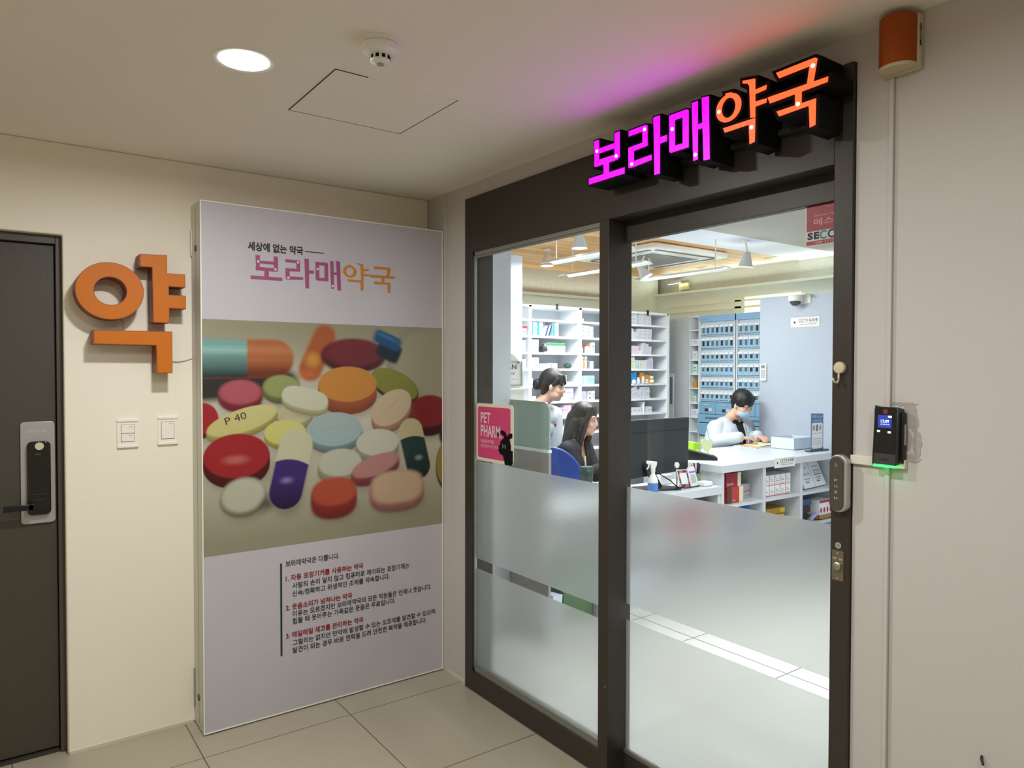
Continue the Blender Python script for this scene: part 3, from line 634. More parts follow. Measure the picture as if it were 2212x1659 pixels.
sc_ = B().rect(-.885, -.852, .090, .120, ff, .0011).build('screen', mat('blue_screen', '0A1450', .3, emit=1, ecol=(.03, .06, .42)), q)
b = B().text('13:09', ff, -.8775, .1015, .0075, .019, .0014).text('10월 20일 목요일', ff, -.8785, .0965, .003, .021, .0014).rect(-.8605, -.852, .1145, .1185, ff, .0014).rect(-.886, -.879, .079, .0835, ff, .0012).rect(-.861, -.8535, .0775, .082, ff, .0012)
b.build('screen_text', mat('lit_white_text', 'FFFFFF', .4, emit=1, ecol=(1.0, 1.1, 1.5)), sc_)
B().rect(-.8725, -.8625, .123, .134, ff, .0011).build('red_emblem', mat('red_emblem', '7A2A22', .5), q)
B().text('CAPS', ff, -.878, .012, .0055, .018, .0008).build('lettering', M_INKK, q)
B().prism(rrect(-.896, -.842, -.0045, .0015, .002, 2), ff, -.020, .0005).build('light_bar', mat('green_light_bar', '00FF40', .3, emit=1, ecol=(.12, 2.6, .35)), q, bevel=.001)
b = B().box(1.800, 1.818, .862, .869, 1.27, 1.395); b.build('side_cover', M_BLACK, q, bevel=.002)
b = B().box(1.806, 1.812, .860, .863, 1.315, 1.366); b.build('side_insert', M_SILVER, q)
# siren
q = thing('alarm_siren', 'orange and cream wall alarm siren near ceiling on right wall', 'alarm', (1.78, .878, 2.2))
B().box(XB - .012, XB, .835, .925, 2.222, 2.352).build('back_plate', mat('cream_plastic', 'C9BC9E', .5), q, bevel=.004)
pts = [(-.930 + .004, 0)]
def archp(y0, y1, x0, dep, n=12):
    return [(y0 + (y1 - y0) * (1 - math.cos(math.pi * i / n)) / 2, x0 - dep * math.sin(math.pi * i / n) ** .8) for i in range(n + 1)]
FRZ = FA((0, 0, 0), (0, 1, 0), (1, 0, 0))
A_ = archp(.838, .922, XB - .022, .052)
hz = FA((0, 0, 2.232), (0, 1, 0), (1, 0, 0))
b = B().prism(A_, hz, 0, -.115); b.build('orange_lens', mat('orange_translucent_lens', '9C4600', .3, spec=.3), q, smooth=30)
B().prism(archp(.836, .924, XB - .022, .050), FA((0, 0, 2.224), (0, 1, 0), (1, 0, 0)), 0, -.008).build('base_cap', mat('cream_plastic', 'C9BC9E', .5), q)
B().box(XB - .026, XB - .010, .834, .926, 2.224, 2.350).build('housing', mat('cream_plastic', 'C9BC9E', .5), q, bevel=.003)
b = B().text('SECOM', FA((0, .8335, 0), (0, 0, -1), (1, 0, 0)), -2.325, 1.797, .010, .052, .0004, bold=.02)
b.build('lettering', M_INKK, q)
# PET PHARM sign
q = thing('pet_pharmacy_sign', 'pink PET PHARM sign with black dog silhouette on fixed glass', 'sign', (1.825, 2.66, 1.08))
fr = FA((1.8255, 0, 1.5 * .019), (0, -.981, 0), (0, 0, .981))
B().prism(rrect(-2.861, -2.560, 1.072, 1.341, .022, 6), fr, 0, .003, 0).build('backing', mat('cream_acrylic', 'D9D2BC', .4), q)
B().prism(rrect(-2.843, -2.581, 1.088, 1.326, .012, 5), fr, .003, .0036).build('pink_panel', mat('pink_print', 'C8406E', .45), q)
DOG = [(2.657, 1.222), (2.643, 1.226), (2.624, 1.222), (2.612, 1.213), (2.607, 1.199), (2.596, 1.211), (2.581, 1.216), (2.565, 1.217), (2.566, 1.197), (2.581, 1.192), (2.593, 1.188), (2.582, 1.176), (2.576, 1.16), (2.576, 1.139), (2.562, 1.14), (2.562, 1.084), (2.574, 1.073), (2.624, 1.073), (2.627, 1.092), (2.64, 1.113), (2.659, 1.118), (2.671, 1.13), (2.675, 1.144), (2.671, 1.154), (2.659, 1.16), (2.657, 1.173), (2.643, 1.185), (2.63, 1.192), (2.632, 1.201), (2.646, 1.205), (2.657, 1.213)]
dg_ = B().flat([(-y, z) for y, z in DOG], fr, .0042).build('dog_silhouette', M_BLACKM, q)
b = B()
for u in (-2.640, -2.622): b.flat([(u, 1.165), (u + .004, 1.160), (u + .004, 1.150), (u, 1.143), (u + .0015, 1.152), (u + .0015, 1.158)], fr, .0046)
b.flat(ell(-2.669, 1.144, .002, .002, 8), fr, .0046); b.build('dog_eyes', M_INKW, dg_)
b = B().text('PET', fr, -2.818, 1.250, .050, .080, .0040, bold=.02).text('PHARM.', fr, -2.818, 1.187, .054, .170, .0040, bold=.02)
b.text('동물용의약품', fr, -2.818, 1.158, .016, .108, .0040).text('취급 판매 허가 약국', fr, -2.818, 1.136, .015, .140, .0040)
b.build('lettering', mat('pale_pink_ink', 'F0C8CC', .5), q)
# SECOM sticker on sliding glass
q = thing('security_sticker', 'red and white security company sticker at top right of sliding glass', 'sticker', (1.898, 1.12, 1.85)); fr = WALLB(1.898)
b = B().prism([(-1.190, 1.850), (-1.052, 1.850), (-1.052, 1.968), (-1.190, 1.968)], fr, 0, .0008); b.build('sticker_backing', mat('sticker_silver', 'C4C0B8', .4), q)
b = B().rect(-1.185, -1.054, 1.893, 1.9645, fr, .001).rect(-1.185, -1.054, 1.854, 1.865, fr, .001); b.build('red_panel', mat('sticker_red', '8E0512', .4), q)
b = B().text('에스원', fr, -1.163, 1.908, .019, .088, .0013, 0, .01).text('Security No.1', fr, -1.161, 1.931, .008, .07, .0013, 0).text('1588-3112', fr, -1.163, 1.8565, .0065, .062, .0013, 0).text('Security System', fr, -1.125, 1.955, .004, .05, .0013, 0)
b.text('S', fr, -1.182, 1.8695, .0205, .017, .0013, 1, .05).text('E', fr, -1.162, 1.8695, .0205, .016, .0013, 1, .05)
b.build('lettering', [mat('pink_white_ink', 'E0A0A6', .5), mat('navy_ink', '0E1236', .5)], q)
b = B()
for cy, m_, a0, a1 in ((-1.1315, 0, 45, 315), (-1.107, 1, 0, 360), ):
    n = 24; P = []
    O = [(cy + .0135 * math.cos(R(a0 + (a1 - a0) * i / n)), 1.8795 + .0125 * math.sin(R(a0 + (a1 - a0) * i / n))) for i in range(n + 1)]
    I = [(cy + .0085 * math.cos(R(a0 + (a1 - a0) * i / n)), 1.8795 + .0075 * math.sin(R(a0 + (a1 - a0) * i / n))) for i in range(n + 1)]
    o_, U, V = fr; nn = U.cross(V); b.add([o_ + U * a + V * c + nn * .0013 for a, c in O + I], [(i, i + 1, i + 2 + n, i + 1 + n) for i in range(n)], m_)
b.text('M', fr, -1.090, 1.8695, .0205, .024, .0013, 1, .05)
b.build('logo', [mat('teal_ink', '2A8A6C', .5), mat('navy_ink', '0E1236', .5)], q)
# wire stub low on right wall
tag(B().tube([(XB - .001, .688, .62), (XB - .012, .684, .618), (XB - .02, .678, .612)], .003).build('wire_stub', M_BLACK), 'short black wire end poking out low on right wall', 'wire')

# ============================================================ PHARMACY INTERIOR
CI = 2.55
struct(B().box(1.96, 6.45, .2, 4.0, CI, CI + .08).build('ceiling', M_WHITEC))
struct(B().box(1.96, 6.45, .2, 3.52, CI - .012, CI).build('ceiling', M_CONC))
struct(B().box(5.95, 6.45, 4.0, 6.1, CI + .004, CI + .08).box(1.96, 4.3, 4.0, 4.12, CI + .004, CI + .08).build('ceiling', M_CONC))
struct(B().box(2.3, 6.45, 5.95, 6.05, 0, CI + .05).build('wall_back', M_CONC))
struct(B().box(6.30, 6.40, .2, 5.95, 0, CI + .05).build('wall_far_right', M_CONC))
struct(B().box(1.96, 6.45, .1, .2, 0, CI + .05).build('wall_front', M_WHITEC))
struct(B().box(1.94, 2.448, 3.40, 3.52, 0, CI).box(2.36, 2.448, 3.52, 5.95, 0, CI).build('wall_inner', M_WHITEC))
struct(B().box(1.90, 1.965, 2.876, 3.40, 0, CI).build('trim_5', mat('shade_grey_reveal', 'B5B7B0', .6)))  # reveal is greyed to carry its shade in the base colour
# pale cove boards below the concrete beam
struct(B().box(2.45, 6.30, 5.90, 5.95, 0, 2.262).box(2.45, 6.3, 5.86, 5.95, 2.262, 2.290).build('trim_6', M_CREAM))
struct(B().box(5.74, 6.26, 5.78, 5.90, 0, CI + .03).build('column', M_CREAM))
struct(B().box(6.25, 6.30, .3, 5.9, 0, 2.335).box(6.20, 6.3, .3, 5.9, 2.335, 2.362).build('trim_7', M_CREAM))
struct(B().box(6.235, 6.25, 3.6, 5.6, 2.20, 2.215).box(6.235, 6.25, 3.6, 5.6, 2.13, 2.15).box(6.235, 6.25, 4.62, 4.70, 1.9, 2.27).build('trim_8', mat('window_frame_cream', 'F4F4DE', .5)))
struct(B().box(6.238, 6.249, 3.95, 4.58, 1.9, 2.24).build('window_1', mat('bright_window_pane', 'F4FAEE', .3, emit=.55, ecol=(.95, 1, .9))))
# timber boards of the ceiling
WOOD = [mat('honey_wood_a', 'C99A5E', .5, bump=.05, var=.08, vscale=20), mat('honey_wood_b', 'D6AA6E', .5, bump=.05, var=.08, vscale=20), mat('honey_wood_c', 'BE8C50', .5, bump=.05, var=.08, vscale=20)]
b = B(); random.seed(5); y = 4.0; k = 0
while y < 5.93:
    x = 2.46 - random.random() * .8; xe = 5.93 + (.10 if k % 2 else -.02) + .03 * (k % 3)
    while x < xe:
        x2 = min(x + .9, xe); b.box(max(x, 2.46) + .001, x2 - .001, y + .0035, min(y + .135, 5.95) - .0035, CI, CI + .012, random.choice((0, 0, 1, 1, 2))); x += .9
    y += .135; k += 1
b.box(2.46, 5.9, 4.0, 5.95, CI + .004, CI + .02, 3)
struct(b.build('ceiling', WOOD + [mat('pale_wood_seam', 'EBD2A4', .6)]))
# air conditioner
t = thing('ceiling_air_conditioner', 'white square ceiling cassette air conditioner with grey grille in pharmacy', 'air conditioner', (4.88, 4.58, CI))
zc = 2.50
b = B().prism(rrect(4.40, 5.36, 4.10, 5.06, .04), FA((0, 0, zc), (1, 0, 0), (0, 1, 0)), -.002, .045); b.build('panel', M_WHITEP, t, bevel=.01)
b = B()
for a in ((4.50, 5.26, 4.165, 4.20), (4.50, 5.26, 4.96, 4.995), (4.455, 4.49, 4.22, 4.94), (5.27, 5.305, 4.22, 4.94)): b.box(*a, zc - .006, zc - .0015)
b.build('air_slot', mat('dark_grey_slot', '6E706C', .6), t)
b = B().box(4.56, 5.20, 4.27, 4.90, zc - .008, zc - .002); g_ = b.build('grille_frame', M_WHITEP, t, bevel=.003)
b = B().box(4.585, 5.175, 4.295, 4.875, zc - .0095, zc - .0085, 0)
for i in range(17): b.box(4.60 + i * .0338, 4.612 + i * .0338, 4.30, 4.87, zc - .013, zc - .0095, 1)
b.build('grille', [mat('grille_dark', '5C5D5A', .6), mat('grille_slat', 'A5A69F', .5)], g_)
# cone spotlights
def cone_spot(x, y, z, tx, ty, lab, pw=2.2, r=.058):
    t = thing('cone_spotlight', lab, 'ceiling light', (x, y, CI), 'white cone spotlights inside the pharmacy')
    d = Vector((tx, ty, -1)).normalized(); c = Vector((x, y, z))
    B().cyl((x, y, CI), (x, y, CI - .012), .03, .03).cyl((x, y, CI - .01), c - d * .11, .007, .007).build('stem', M_WHITEP, t, smooth=40)
    B().lathe([(.0, -.125), (.020, -.12), (.024, -.11), (r, -.004), (r, 0), (r - .003, 0), (.022, -.10), (0, -.10)], c, 28, axis=d).build('shade', mat('white_perforated_shade', 'DADAD8', .5), t, smooth=50)
    pl = bpy.data.lights.new('cone_lamp', 'POINT'); pl.energy = pw; pl.color = COOL; pl.shadow_soft_size = .045; po = bpy.data.objects.new('cone_lamp', pl); COL.objects.link(po); po.location = c + d * .055
    B().lathe([(0, -.004), (r - .004, -.004), (r - .004, -.0035)], c, 28, axis=d).build('bulb_face', mat('lit_bulb', 'FFFFFF', .5, emit=6, ecol=(1, 1, 1)), t)
cone_spot(3.50, 4.0, 2.385, 0, 0, 'white cone spotlight hanging highest, seen through top of fixed glass')
cone_spot(3.94, 4.93, 2.40, 0, 0, 'white cone spotlight hanging in front of the timber boards at far left', 1.0)
cone_spot(4.62, 4.40, 2.30, .35, -.5, 'white cone spotlight tilted sideways below the air conditioner')
cone_spot(4.98, 3.65, 2.335, 0, .15, 'white cone spotlight at right beside the air conditioner', 4.5)
for i, (x, y) in enumerate(FILL_PANELS):  # made-up housings around the added fill lights
    t = thing('added_fill_panel', 'added square ceiling fill light over unseen customer floor, %s' % ['near left', 'far left', 'near right', 'far right'][i], 'ceiling light', (x, y, CI), 'added ceiling fill panels over the customer floor')
    b = B()
    for a in ((x - .31, x + .31, y - .31, y - .285), (x - .31, x + .31, y + .285, y + .31), (x - .31, x - .285, y - .285, y + .285), (x + .285, x + .31, y - .285, y + .285)): b.box(*a, CI - .03, CI - .012)
    b.build('panel_frame', M_WHITEP, t); B().box(x - .285, x + .285, y - .285, y + .285, CI - .018, CI - .0125).build('diffuser', mat('lit_fill_panel', 'FFFFFF', .5, emit=2, ecol=(.95, .98, 1)), t)
# pendant linear lamps
def lin_lamp(x0, y0, x1, y1, z, lab):
    t = thing('linear_pendant_lamp', lab, 'ceiling light', ((x0 + x1) / 2, (y0 + y1) / 2, CI), 'white linear pendant lamps inside the pharmacy')
    a = Vector((x0, y0, z)); c = Vector((x1, y1, z)); d = (c - a).normalized(); n = Vector((-d.y, d.x, 0))
    fr = (a, n, Vector((0, 0, 1))); L = (c - a).length
    fr2 = (a, n, Vector((0, 0, 1))); b = B()
    P = [(-.065, 0), (-.03, .022), (.03, .022), (.065, 0), (.06, -.002), (.028, .016), (-.028, .016), (-.06, -.002)]
    nn = fr[1].cross(fr[2]); sg = L if nn.dot(d) > 0 else -L
    b.prism(P, fr, 0, sg); b.build('reflector', M_WHITEP, t)
    b = B().prism([(-.028, .0145), (.028, .0145), (.028, .012), (-.028, .012)], fr, sg * .03, sg * .97)
    b.build('tube', mat('lit_tube', 'FFFFFF', .5, emit=5, ecol=(.95, .98, 1)), t)
    for f_ in (.12, .88):
        p = a + d * L * f_; B().cyl(p + Vector((0, 0, .02)), (p.x, p.y, CI), .005).build('suspension_rod', M_WHITEP, t)
lin_lamp(3.44, 3.42, 3.44, 4.30, 2.30, 'white linear pendant lamp nearest the glass, left of air conditioner')
lin_lamp(4.02, 3.82, 4.02, 4.80, 2.30, 'white linear pendant lamp below left corner of air conditioner')
lin_lamp(4.76, 3.66, 4.76, 4.62, 2.30, 'white linear pendant lamp below right corner of air conditioner')
# ---------------- tall cabinet, display stand, partition panel
tag(B().box(2.85, 3.172, 4.26, 4.50, 0, 2.334).build('tall_cabinet', mat('blue_white_laminate', 'DCE4EC', .4), bevel=.003), 'tall narrow white cabinet standing behind arch-topped display stand', 'cabinet')
t = thing('display_stand', 'white arch-topped stand with framed notice ending in AN', 'display stand', (2.62, 3.73, 0)); fr = WALLA(3.73)
arch = [(2.454, 0), (2.792, 0), (2.792, 1.40)] + [(2.625 + .167 * math.cos(R(a)), 1.44 + .18 * math.sin(R(a))) for a in range(0, 181, 15)] + [(2.454, 1.40)]
B().prism(arch, fr, -.04, 0).build('board', M_WHITEP, t, bevel=.003)
b = B()
for a in ((2.46, 2.772, 1.544, 1.550), (2.46, 2.772, 1.394, 1.400), (2.766, 2.772, 1.394, 1.55), (2.46, 2.466, 1.394, 1.55)): b.box(a[0], a[1], 3.722, 3.731, a[2], a[3])
b.build('notice_frame', M_SILVER, t)
b = B().text('CLEAN', fr, 2.565, 1.500, .030, .165, .002, 0, .01).text('공기질', fr, 2.66, 1.465, .018, .055, .002, 1).text('깨끗한 공기를 드리는 약국', fr, 2.60, 1.432, .006, .14, .002, 1).text('입니다', fr, 2.66, 1.420, .005, .03, .002, 1)
b.flat([(2.735, 1.535), (2.752, 1.541), (2.757, 1.55), (2.74, 1.546)], fr, .003, 0)
b.build('notice_lettering', [mat('dark_green_ink', '2E5A44', .5), M_INKG], t)
B().box(2.46, 2.80, 3.69, 3.73, 1.365, 1.380).build('ledge', M_WHITEP, t, bevel=.003)
t = thing('partition_screen', 'grey-green side screen with rounded top corner at end of desk', 'screen', (2.45, 3.2, 0))
k = 2.45 / 2.4
P = [(-3.40, 1.062), (-3.038, 1.062), (-3.038, 1.26)] + [(-3.038 - .045 + .045 * math.cos(R(a)), 1.262 + .06 * math.sin(R(a))) for a in range(0, 91, 15)] + [(-3.40, 1.325)]
B().prism([(-3.40, 0), (-3.038, 0), (-3.038, 1.045), (-3.40, 1.045)], WALLB(2.442), 0, -.018).build('lower_panel', mat('warm_grey_laminate', 'A39D96', .5), t, bevel=.002)
B().prism(P, WALLB(2.445), 0, -.010).build('upper_panel', mat('grey_green_acrylic', 'A9B8AC', .35), t)
B().box(2.438, 2.462, 3.036, 3.40, 1.045, 1.062).build('rail', M_WHITE, t)
# ---------------- counters
t = thing('desk_counter', 'white low desk counter carrying monitor and spray bottle', 'counter', (3.25, 3.4, 0))
B().box(2.47, 4.052, 3.145, 3.56, .645, .700).build('worktop', M_WHITE2, t, bevel=.003)
b = B().box(4.020, 4.050, 3.155, 3.55, 0, .645).box(2.955, 2.985, 3.155, 3.55, 0, .645).box(3.49, 3.515, 3.16, 3.54, .08, .645).box(2.985, 4.02, 3.53, 3.55, 0, .645).box(2.985, 4.02, 3.155, 3.53, .06, .08).box(2.985, 4.02, 3.155, 3.53, .36, .378).box(2.985, 4.02, 3.17, 3.19, 0, .06).box(2.47, 2.49, 3.16, 3.55, 0, .645)
b.build('cabinet_body', M_WHITE2, t)
t = thing('shelf_counter', 'white taller counter with open shelves full of medicine packs', 'counter', (4.85, 3.5, 0))
B().box(4.036, 5.585, 3.135, 3.90, .790, .842).build('worktop', M_WHITE2, t, bevel=.003)
b = B().box(4.054, 4.088, 3.155, 3.88, 0, .79).box(4.527, 4.563, 3.155, 3.55, .04, .79).box(4.997, 5.033, 3.155, 3.55, .04, .79).box(5.55, 5.585, 3.155, 3.88, 0, .79).box(4.088, 5.55, 3.55, 3.57, 0, .79)
for z in (.535, .285, .045): b.box(4.088, 4.527, 3.158, 3.55, z, z + .022).box(4.563, 4.997, 3.158, 3.55, z, z + .022).box(5.033, 5.55, 3.158, 3.55, z, z + .022)
b.box(4.088, 5.55, 3.17, 3.19, 0, .045)
b.build('cabinet_body', M_WHITE2, t)
CAMERA_FACE = [(-.012, .012), (.012, .012), (.014, .002), (.008, -.012), (0, -.016), (-.008, -.012), (-.014, .002)]
def cctv_sign(fr, u0, u1, v0, v1, lab, loc):
    t = thing('cctv_sign', lab, 'sign', loc, 'small CCTV notices'); B().rect(u0, u1, v0, v1, fr, .003).prism([(u0, v0), (u1, v0), (u1, v1), (u0, v1)], fr, .0002, .0028).build('plate', M_WHITEP, t)
    W = u1 - u0; H = v1 - v0; b = B(); b.flat([(u0 + W * .14 + a * H * 3.2 * .3 * 6 / 6, v0 + H * .5 + c * H * 8) for a, c in [(x * 8, y) for x, y in CAMERA_FACE]], fr, .0036, 0)
    b.text('CCTV', fr, u0 + W * .28, v0 + H * .50, H * .34, W * .33, .0036, 1, .01).text('녹화중', fr, u0 + W * .63, v0 + H * .50, H * .36, W * .32, .0036, 0, .01)
    b.rect(u0 + W * .28, u0 + W * .95, v0 + H * .42, v0 + H * .44, fr, .0036, 0).text('Video Camera Recording', fr, u0 + W * .32, v0 + H * .18, H * .15, W * .58, .0036, 0)
    b.build('lettering', [M_INKK, M_INKR], t)
cctv_sign(WALLA(3.134), 4.632, 4.888, .778, .850, 'small white CCTV notice hung over front edge of shelf counter', (4.76, 3.133, .778))
cctv_sign(WALLB(5.599), -3.636, -3.370, 1.863, 1.945, 'small white CCTV notice on white wall under dome camera', (5.598, 3.5, 1.863))
# ---------------- white dispensing room wall on the right
struct(B().box(5.60, 5.68, .2, 3.945, 0, 2.142).build('wall_partition', M_WHITEC if False else mat('white_panel_wall', 'B6BCC8', .45)))
t = thing('dome_camera', 'white dome security camera on bracket high on white wall', 'camera', (5.56, 3.53, 2.03))
B().box(5.50, 5.60, 3.44, 3.63, 2.128, 2.136).box(5.592, 5.60, 3.45, 3.54, 2.06, 2.13).build('bracket', M_WHITEP, t, bevel=.002)
B().lathe([(0, 0), (.052, 0), (.058, -.008), (.060, -.045), (.052, -.050)], (5.535, 3.555, 2.128), 28).build('housing', M_WHITEP, t, smooth=40)
B().sph((5.535, 3.555, 2.080), (.045, .045, .042), seg=24).build('dome', mat('smoked_dome', '3A3A3E', .1, coat=.5), t, smooth=True)
t = thing('remote_control', 'white remote control in holder on edge of white wall', 'remote control', (5.59, 3.9, 1.40)); fr = WALLB(5.60)
B().prism(rrect(-3.93, -3.87, 1.40, 1.55, .006), fr, 0, .018).build('body', M_WHITEP, t, bevel=.003)
b = B().rect(-3.92, -3.88, 1.51, 1.54, fr, .0186)
for i in range(4):
    for j in range(3): b.rect(-3.919 + j * .014, -3.909 + j * .014, 1.482 - i * .018, 1.492 - i * .018, fr, .0186, 1)
b.build('buttons', [mat('lcd_grey', '7A8480', .4), M_INKG], t)
# ---------------- blue drawer cabinets
BL = mat('pale_blue_plastic', 'A3C4DA', .45); BL2 = mat('mid_blue_plastic', '7FA8C4', .45); BLH = mat('header_blue', '8DB6DA', .45); BG = mat('cabinet_grey_white', 'D9DFE2', .4)
BINW = [mat('bin_window_grey', '5C6E74', .3), mat('bin_window_dark', '2E3236', .3), mat('bin_window_blue', '41587A', .3)]
def blue_cab(y0, y1, lab, ncol, seed):
    random.seed(seed); t = thing('medicine_drawer_cabinet', lab, 'cabinet', (6.05, (y0 + y1) / 2, 0), 'pale blue medicine drawer cabinets'); fr = WALLB(5.90)
    b = B().box(5.925, 6.20, y0 + .012, y1 - .012, .82, 2.045).box(5.90, 6.20, y0, y0 + .016, .80, 2.047).box(5.90, 6.20, y1 - .016, y1, .80, 2.047)
    b.build('carcass', BG, t)
    B().box(5.895, 5.93, y0, y1, 1.985, 2.047).build('header', BLH, t)
    B().text('JVM', WALLB(5.895), -y1 + .01, 2.0, .012, .09, .001).build('lettering', M_INKG, t) if seed == 1 else None
    B().box(5.90, 6.20, y0 + .01, y1 - .01, 0, .82).build('base', mat('cream_base', 'DDDCCF', .5), t)
    cw = (y1 - y0 - .036) / ncol; rows = [(1.838, 1.948, .050), (1.703, 1.815, .050), (1.573, 1.672, .034), (1.432, 1.545, .036), (1.305, 1.400, .034), (1.178, 1.272, .034)]
    for ri, (z0, z1, wh) in enumerate(rows):
        for c in range(ncol):
            yc = y1 - .018 - cw * (c + .5); bb = B()
            bb.prism([(-(yc + cw / 2 - .001), z0), (-(yc - cw / 2 + .001), z0), (-(yc - cw / 2 + .001), z1 - .02), (-(yc + cw / 2 - .001), z1 - .02)], fr, -.03, -.006)
            d = bb.build('drawer', BL, t)
            b3 = B().box(5.896, 5.906, yc - cw / 2 + .003, yc + cw / 2 - .003, z1 - .021, z1, 0).rect(-yc - cw * .24, -yc + cw * .24, z1 - .028 - wh, z1 - .026, fr, -.0055, 1 + random.choice((0, 0, 1, 1, 2))).rect(-yc - cw * .40, -yc - cw * .04, z0 + .009, z0 + .015, fr, -.0055, 2).rect(-yc + cw * .06, -yc + cw * .40, z0 + .009, z0 + .015, fr, -.0055, 2)
            b3.build('label_window', [M_INKW] + BINW, d)
    n = max(1, round((y1 - y0) / .21)); w_ = (y1 - y0 - .01) / n
    for c in range(n):
        ya = y1 - .005 - w_ * c; d = B().box(5.885, 5.93, ya - w_ + .003, ya, 1.050, 1.168).build('large_drawer', BL2, t, bevel=.003)
        B().box(5.878, 5.886, ya - w_ * .65, ya - w_ * .35, 1.135, 1.148).build('handle', BL, d, bevel=.002)
        B().rect(-ya + w_ * .38, -ya + w_ * .58, 1.075, 1.105, WALLB(5.885), .001, 0).rect(-ya + w_ * .62, -ya + w_ * .8, 1.08, 1.112, WALLB(5.885), .001, 1).build('label_window', [BINW[1], mat('pink_label', 'E6C4C4', .5)], d)
    d = B().box(5.87, 5.93, y0 + .005, y1 - .005, .965, 1.047).build('wide_drawer', BL2, t, bevel=.003)
    B().rect(-y1 + .10, -y0 - .08, 1.0, 1.02, WALLB(5.87), .001).build('handle_slot', mat('slot_blue', '4E6E84', .5), d)
    B().box(5.865, 5.93, y0 + .005, y1 - .005, .835, .955).build('wide_drawer', BL2, t, bevel=.004)
blue_cab(4.438, 4.875, 'pale blue medicine drawer cabinet left of the post, fully in view', 7, 1)
blue_cab(3.96, 4.425, 'pale blue medicine drawer cabinet partly hidden behind white wall', 7, 2)
# small side shelf unit and grey panel beyond
t = thing('narrow_shelf_unit', 'narrow white open shelf unit left of blue drawer cabinets', 'shelf unit', (6.0, 4.94, 0))
b = B().box(5.90, 6.15, 4.880, 4.888, 0, 2.05).box(5.90, 6.15, 5.000, 5.008, 0, 2.05).box(6.14, 6.15, 4.888, 5.000, 0, 2.05)
ZN = [.55, .70, .85, 1.0, 1.145, 1.30, 1.445, 1.59, 1.745, 1.90, 2.04]
for z in ZN: b.box(5.90, 6.14, 4.888, 5.000, z, z + .010)
b.build('carcass', M_WHITE, t)
struct(B().box(5.90, 6.25, 5.012, 5.195, 0, 2.045).build('wall_panel', mat('grey_laminate_wall', 'BFC3C7', .4)))
b = B()
for z in [.4 + .155 * i for i in range(11)]: b.box(5.8985, 5.90, 5.014, 5.193, z, z + .002)
struct(b.build('trim_9', mat('joint_grey', 'A4A8AB', .6)))
struct(B().box(5.90, 6.25, 5.197, 5.34, 0, 2.04).build('wall_infill', mat('white_panel_wall', 'B6BCC8', .45)))
t = thing('wall_panel_frame', 'narrow white framed grey panel between main shelves and grey wall', 'panel', (5.89, 5.24, .97))
B().box(5.880, 5.899, 5.205, 5.285, .97, 1.46).build('panel_frame', M_WHITE, t, bevel=.003)
B().box(5.877, 5.881, 5.215, 5.250, 1.13, 1.42).build('grey_insert', mat('grey_insert', '7E878A', .3), t)
t = thing('wall_fixture', 'small cream lamp fixture with open flap on concrete beam', 'fixture', (6.28, 5.5, 2.39))
B().box(6.26, 6.298, 5.34, 5.47, 2.39, 2.465).build('housing', mat('cream_yellow_plastic', 'E4DCA8', .5), t, bevel=.004)
B().obox((6.22, 5.50, 2.465), (.09, .12, .008), (0, -.25, 0)).build('flap', M_WHITEP, t, bevel=.002)
# ---------------- main shelf unit
YS = 5.0
t = thing('medicine_shelf_unit', 'large white open shelf unit packed with medicine boxes behind counter', 'shelf unit', (4.4, 5.15, 0))
DIV = [2.90, 3.22, 3.811, 4.390, 4.982, 5.572]; ZS = [.45, .612, .770, .922, 1.070, 1.212, 1.360, 1.505, 1.650, 1.795, 1.940]
for d in DIV[1:]: B().box(d - .016, d + .016, YS, YS + .30, 0, 2.062).build('upright', M_WHITE, t)
for a, c in zip(DIV[1:-1], DIV[2:]):
    for z in ZS + [.05, .28]: B().box(a + .016, c - .016, YS + .004, YS + .29, z - .018, z).build('shelf', M_WHITE, t)
B().box(DIV[1], DIV[-1], YS, YS + .30, 2.045, 2.066).build('top_board', M_WHITE, t)
B().box(DIV[1], DIV[-1], YS + .29, YS + .302, 0, 2.05).build('back_board', mat('shelf_back', 'D5D9DE', .5), t)
for x in (4.11, 5.27): B().box(x - .012, x + .012, YS - .006, YS + .004, 2.035, 2.085).build('top_clip', M_INKK, t)
# ---------------- medicine boxes
BC = {'scarlet': 'E2562E', 'white': 'DADAE0', 'lavender': 'D3CCE2', 'pink': 'E6CBD8', 'sky blue': 'A9CBE8', 'blue': '2F86C8', 'yellow': 'E8B32C', 'orange': 'C88A2A', 'cream': 'E6E2CE', 'navy': '23284E', 'mint': 'CFE4D8', 'red': 'A82430', 'grey': '8C8C90', 'green': '3E8A5A'}
ACC = {'scarlet': 'F0D0C0', 'white': 'A7A9B4', 'lavender': '8E86B0', 'pink': 'B46A90', 'sky blue': '5E92C4', 'blue': 'E8F2FA', 'yellow': '5A3A10', 'orange': 'F0D080', 'cream': '9CA88A', 'navy': 'D8D8E8', 'mint': '3E9A80', 'red': 'E8D8C8', 'grey': '303034', 'green': 'D8F0E0'}
PROTO = {}; CNT = [0]
ORD = ['first', 'second', 'third', 'fourth', 'fifth', 'sixth', 'seventh', 'eighth', 'ninth', 'tenth', 'eleventh', 'twelfth', 'thirteenth']
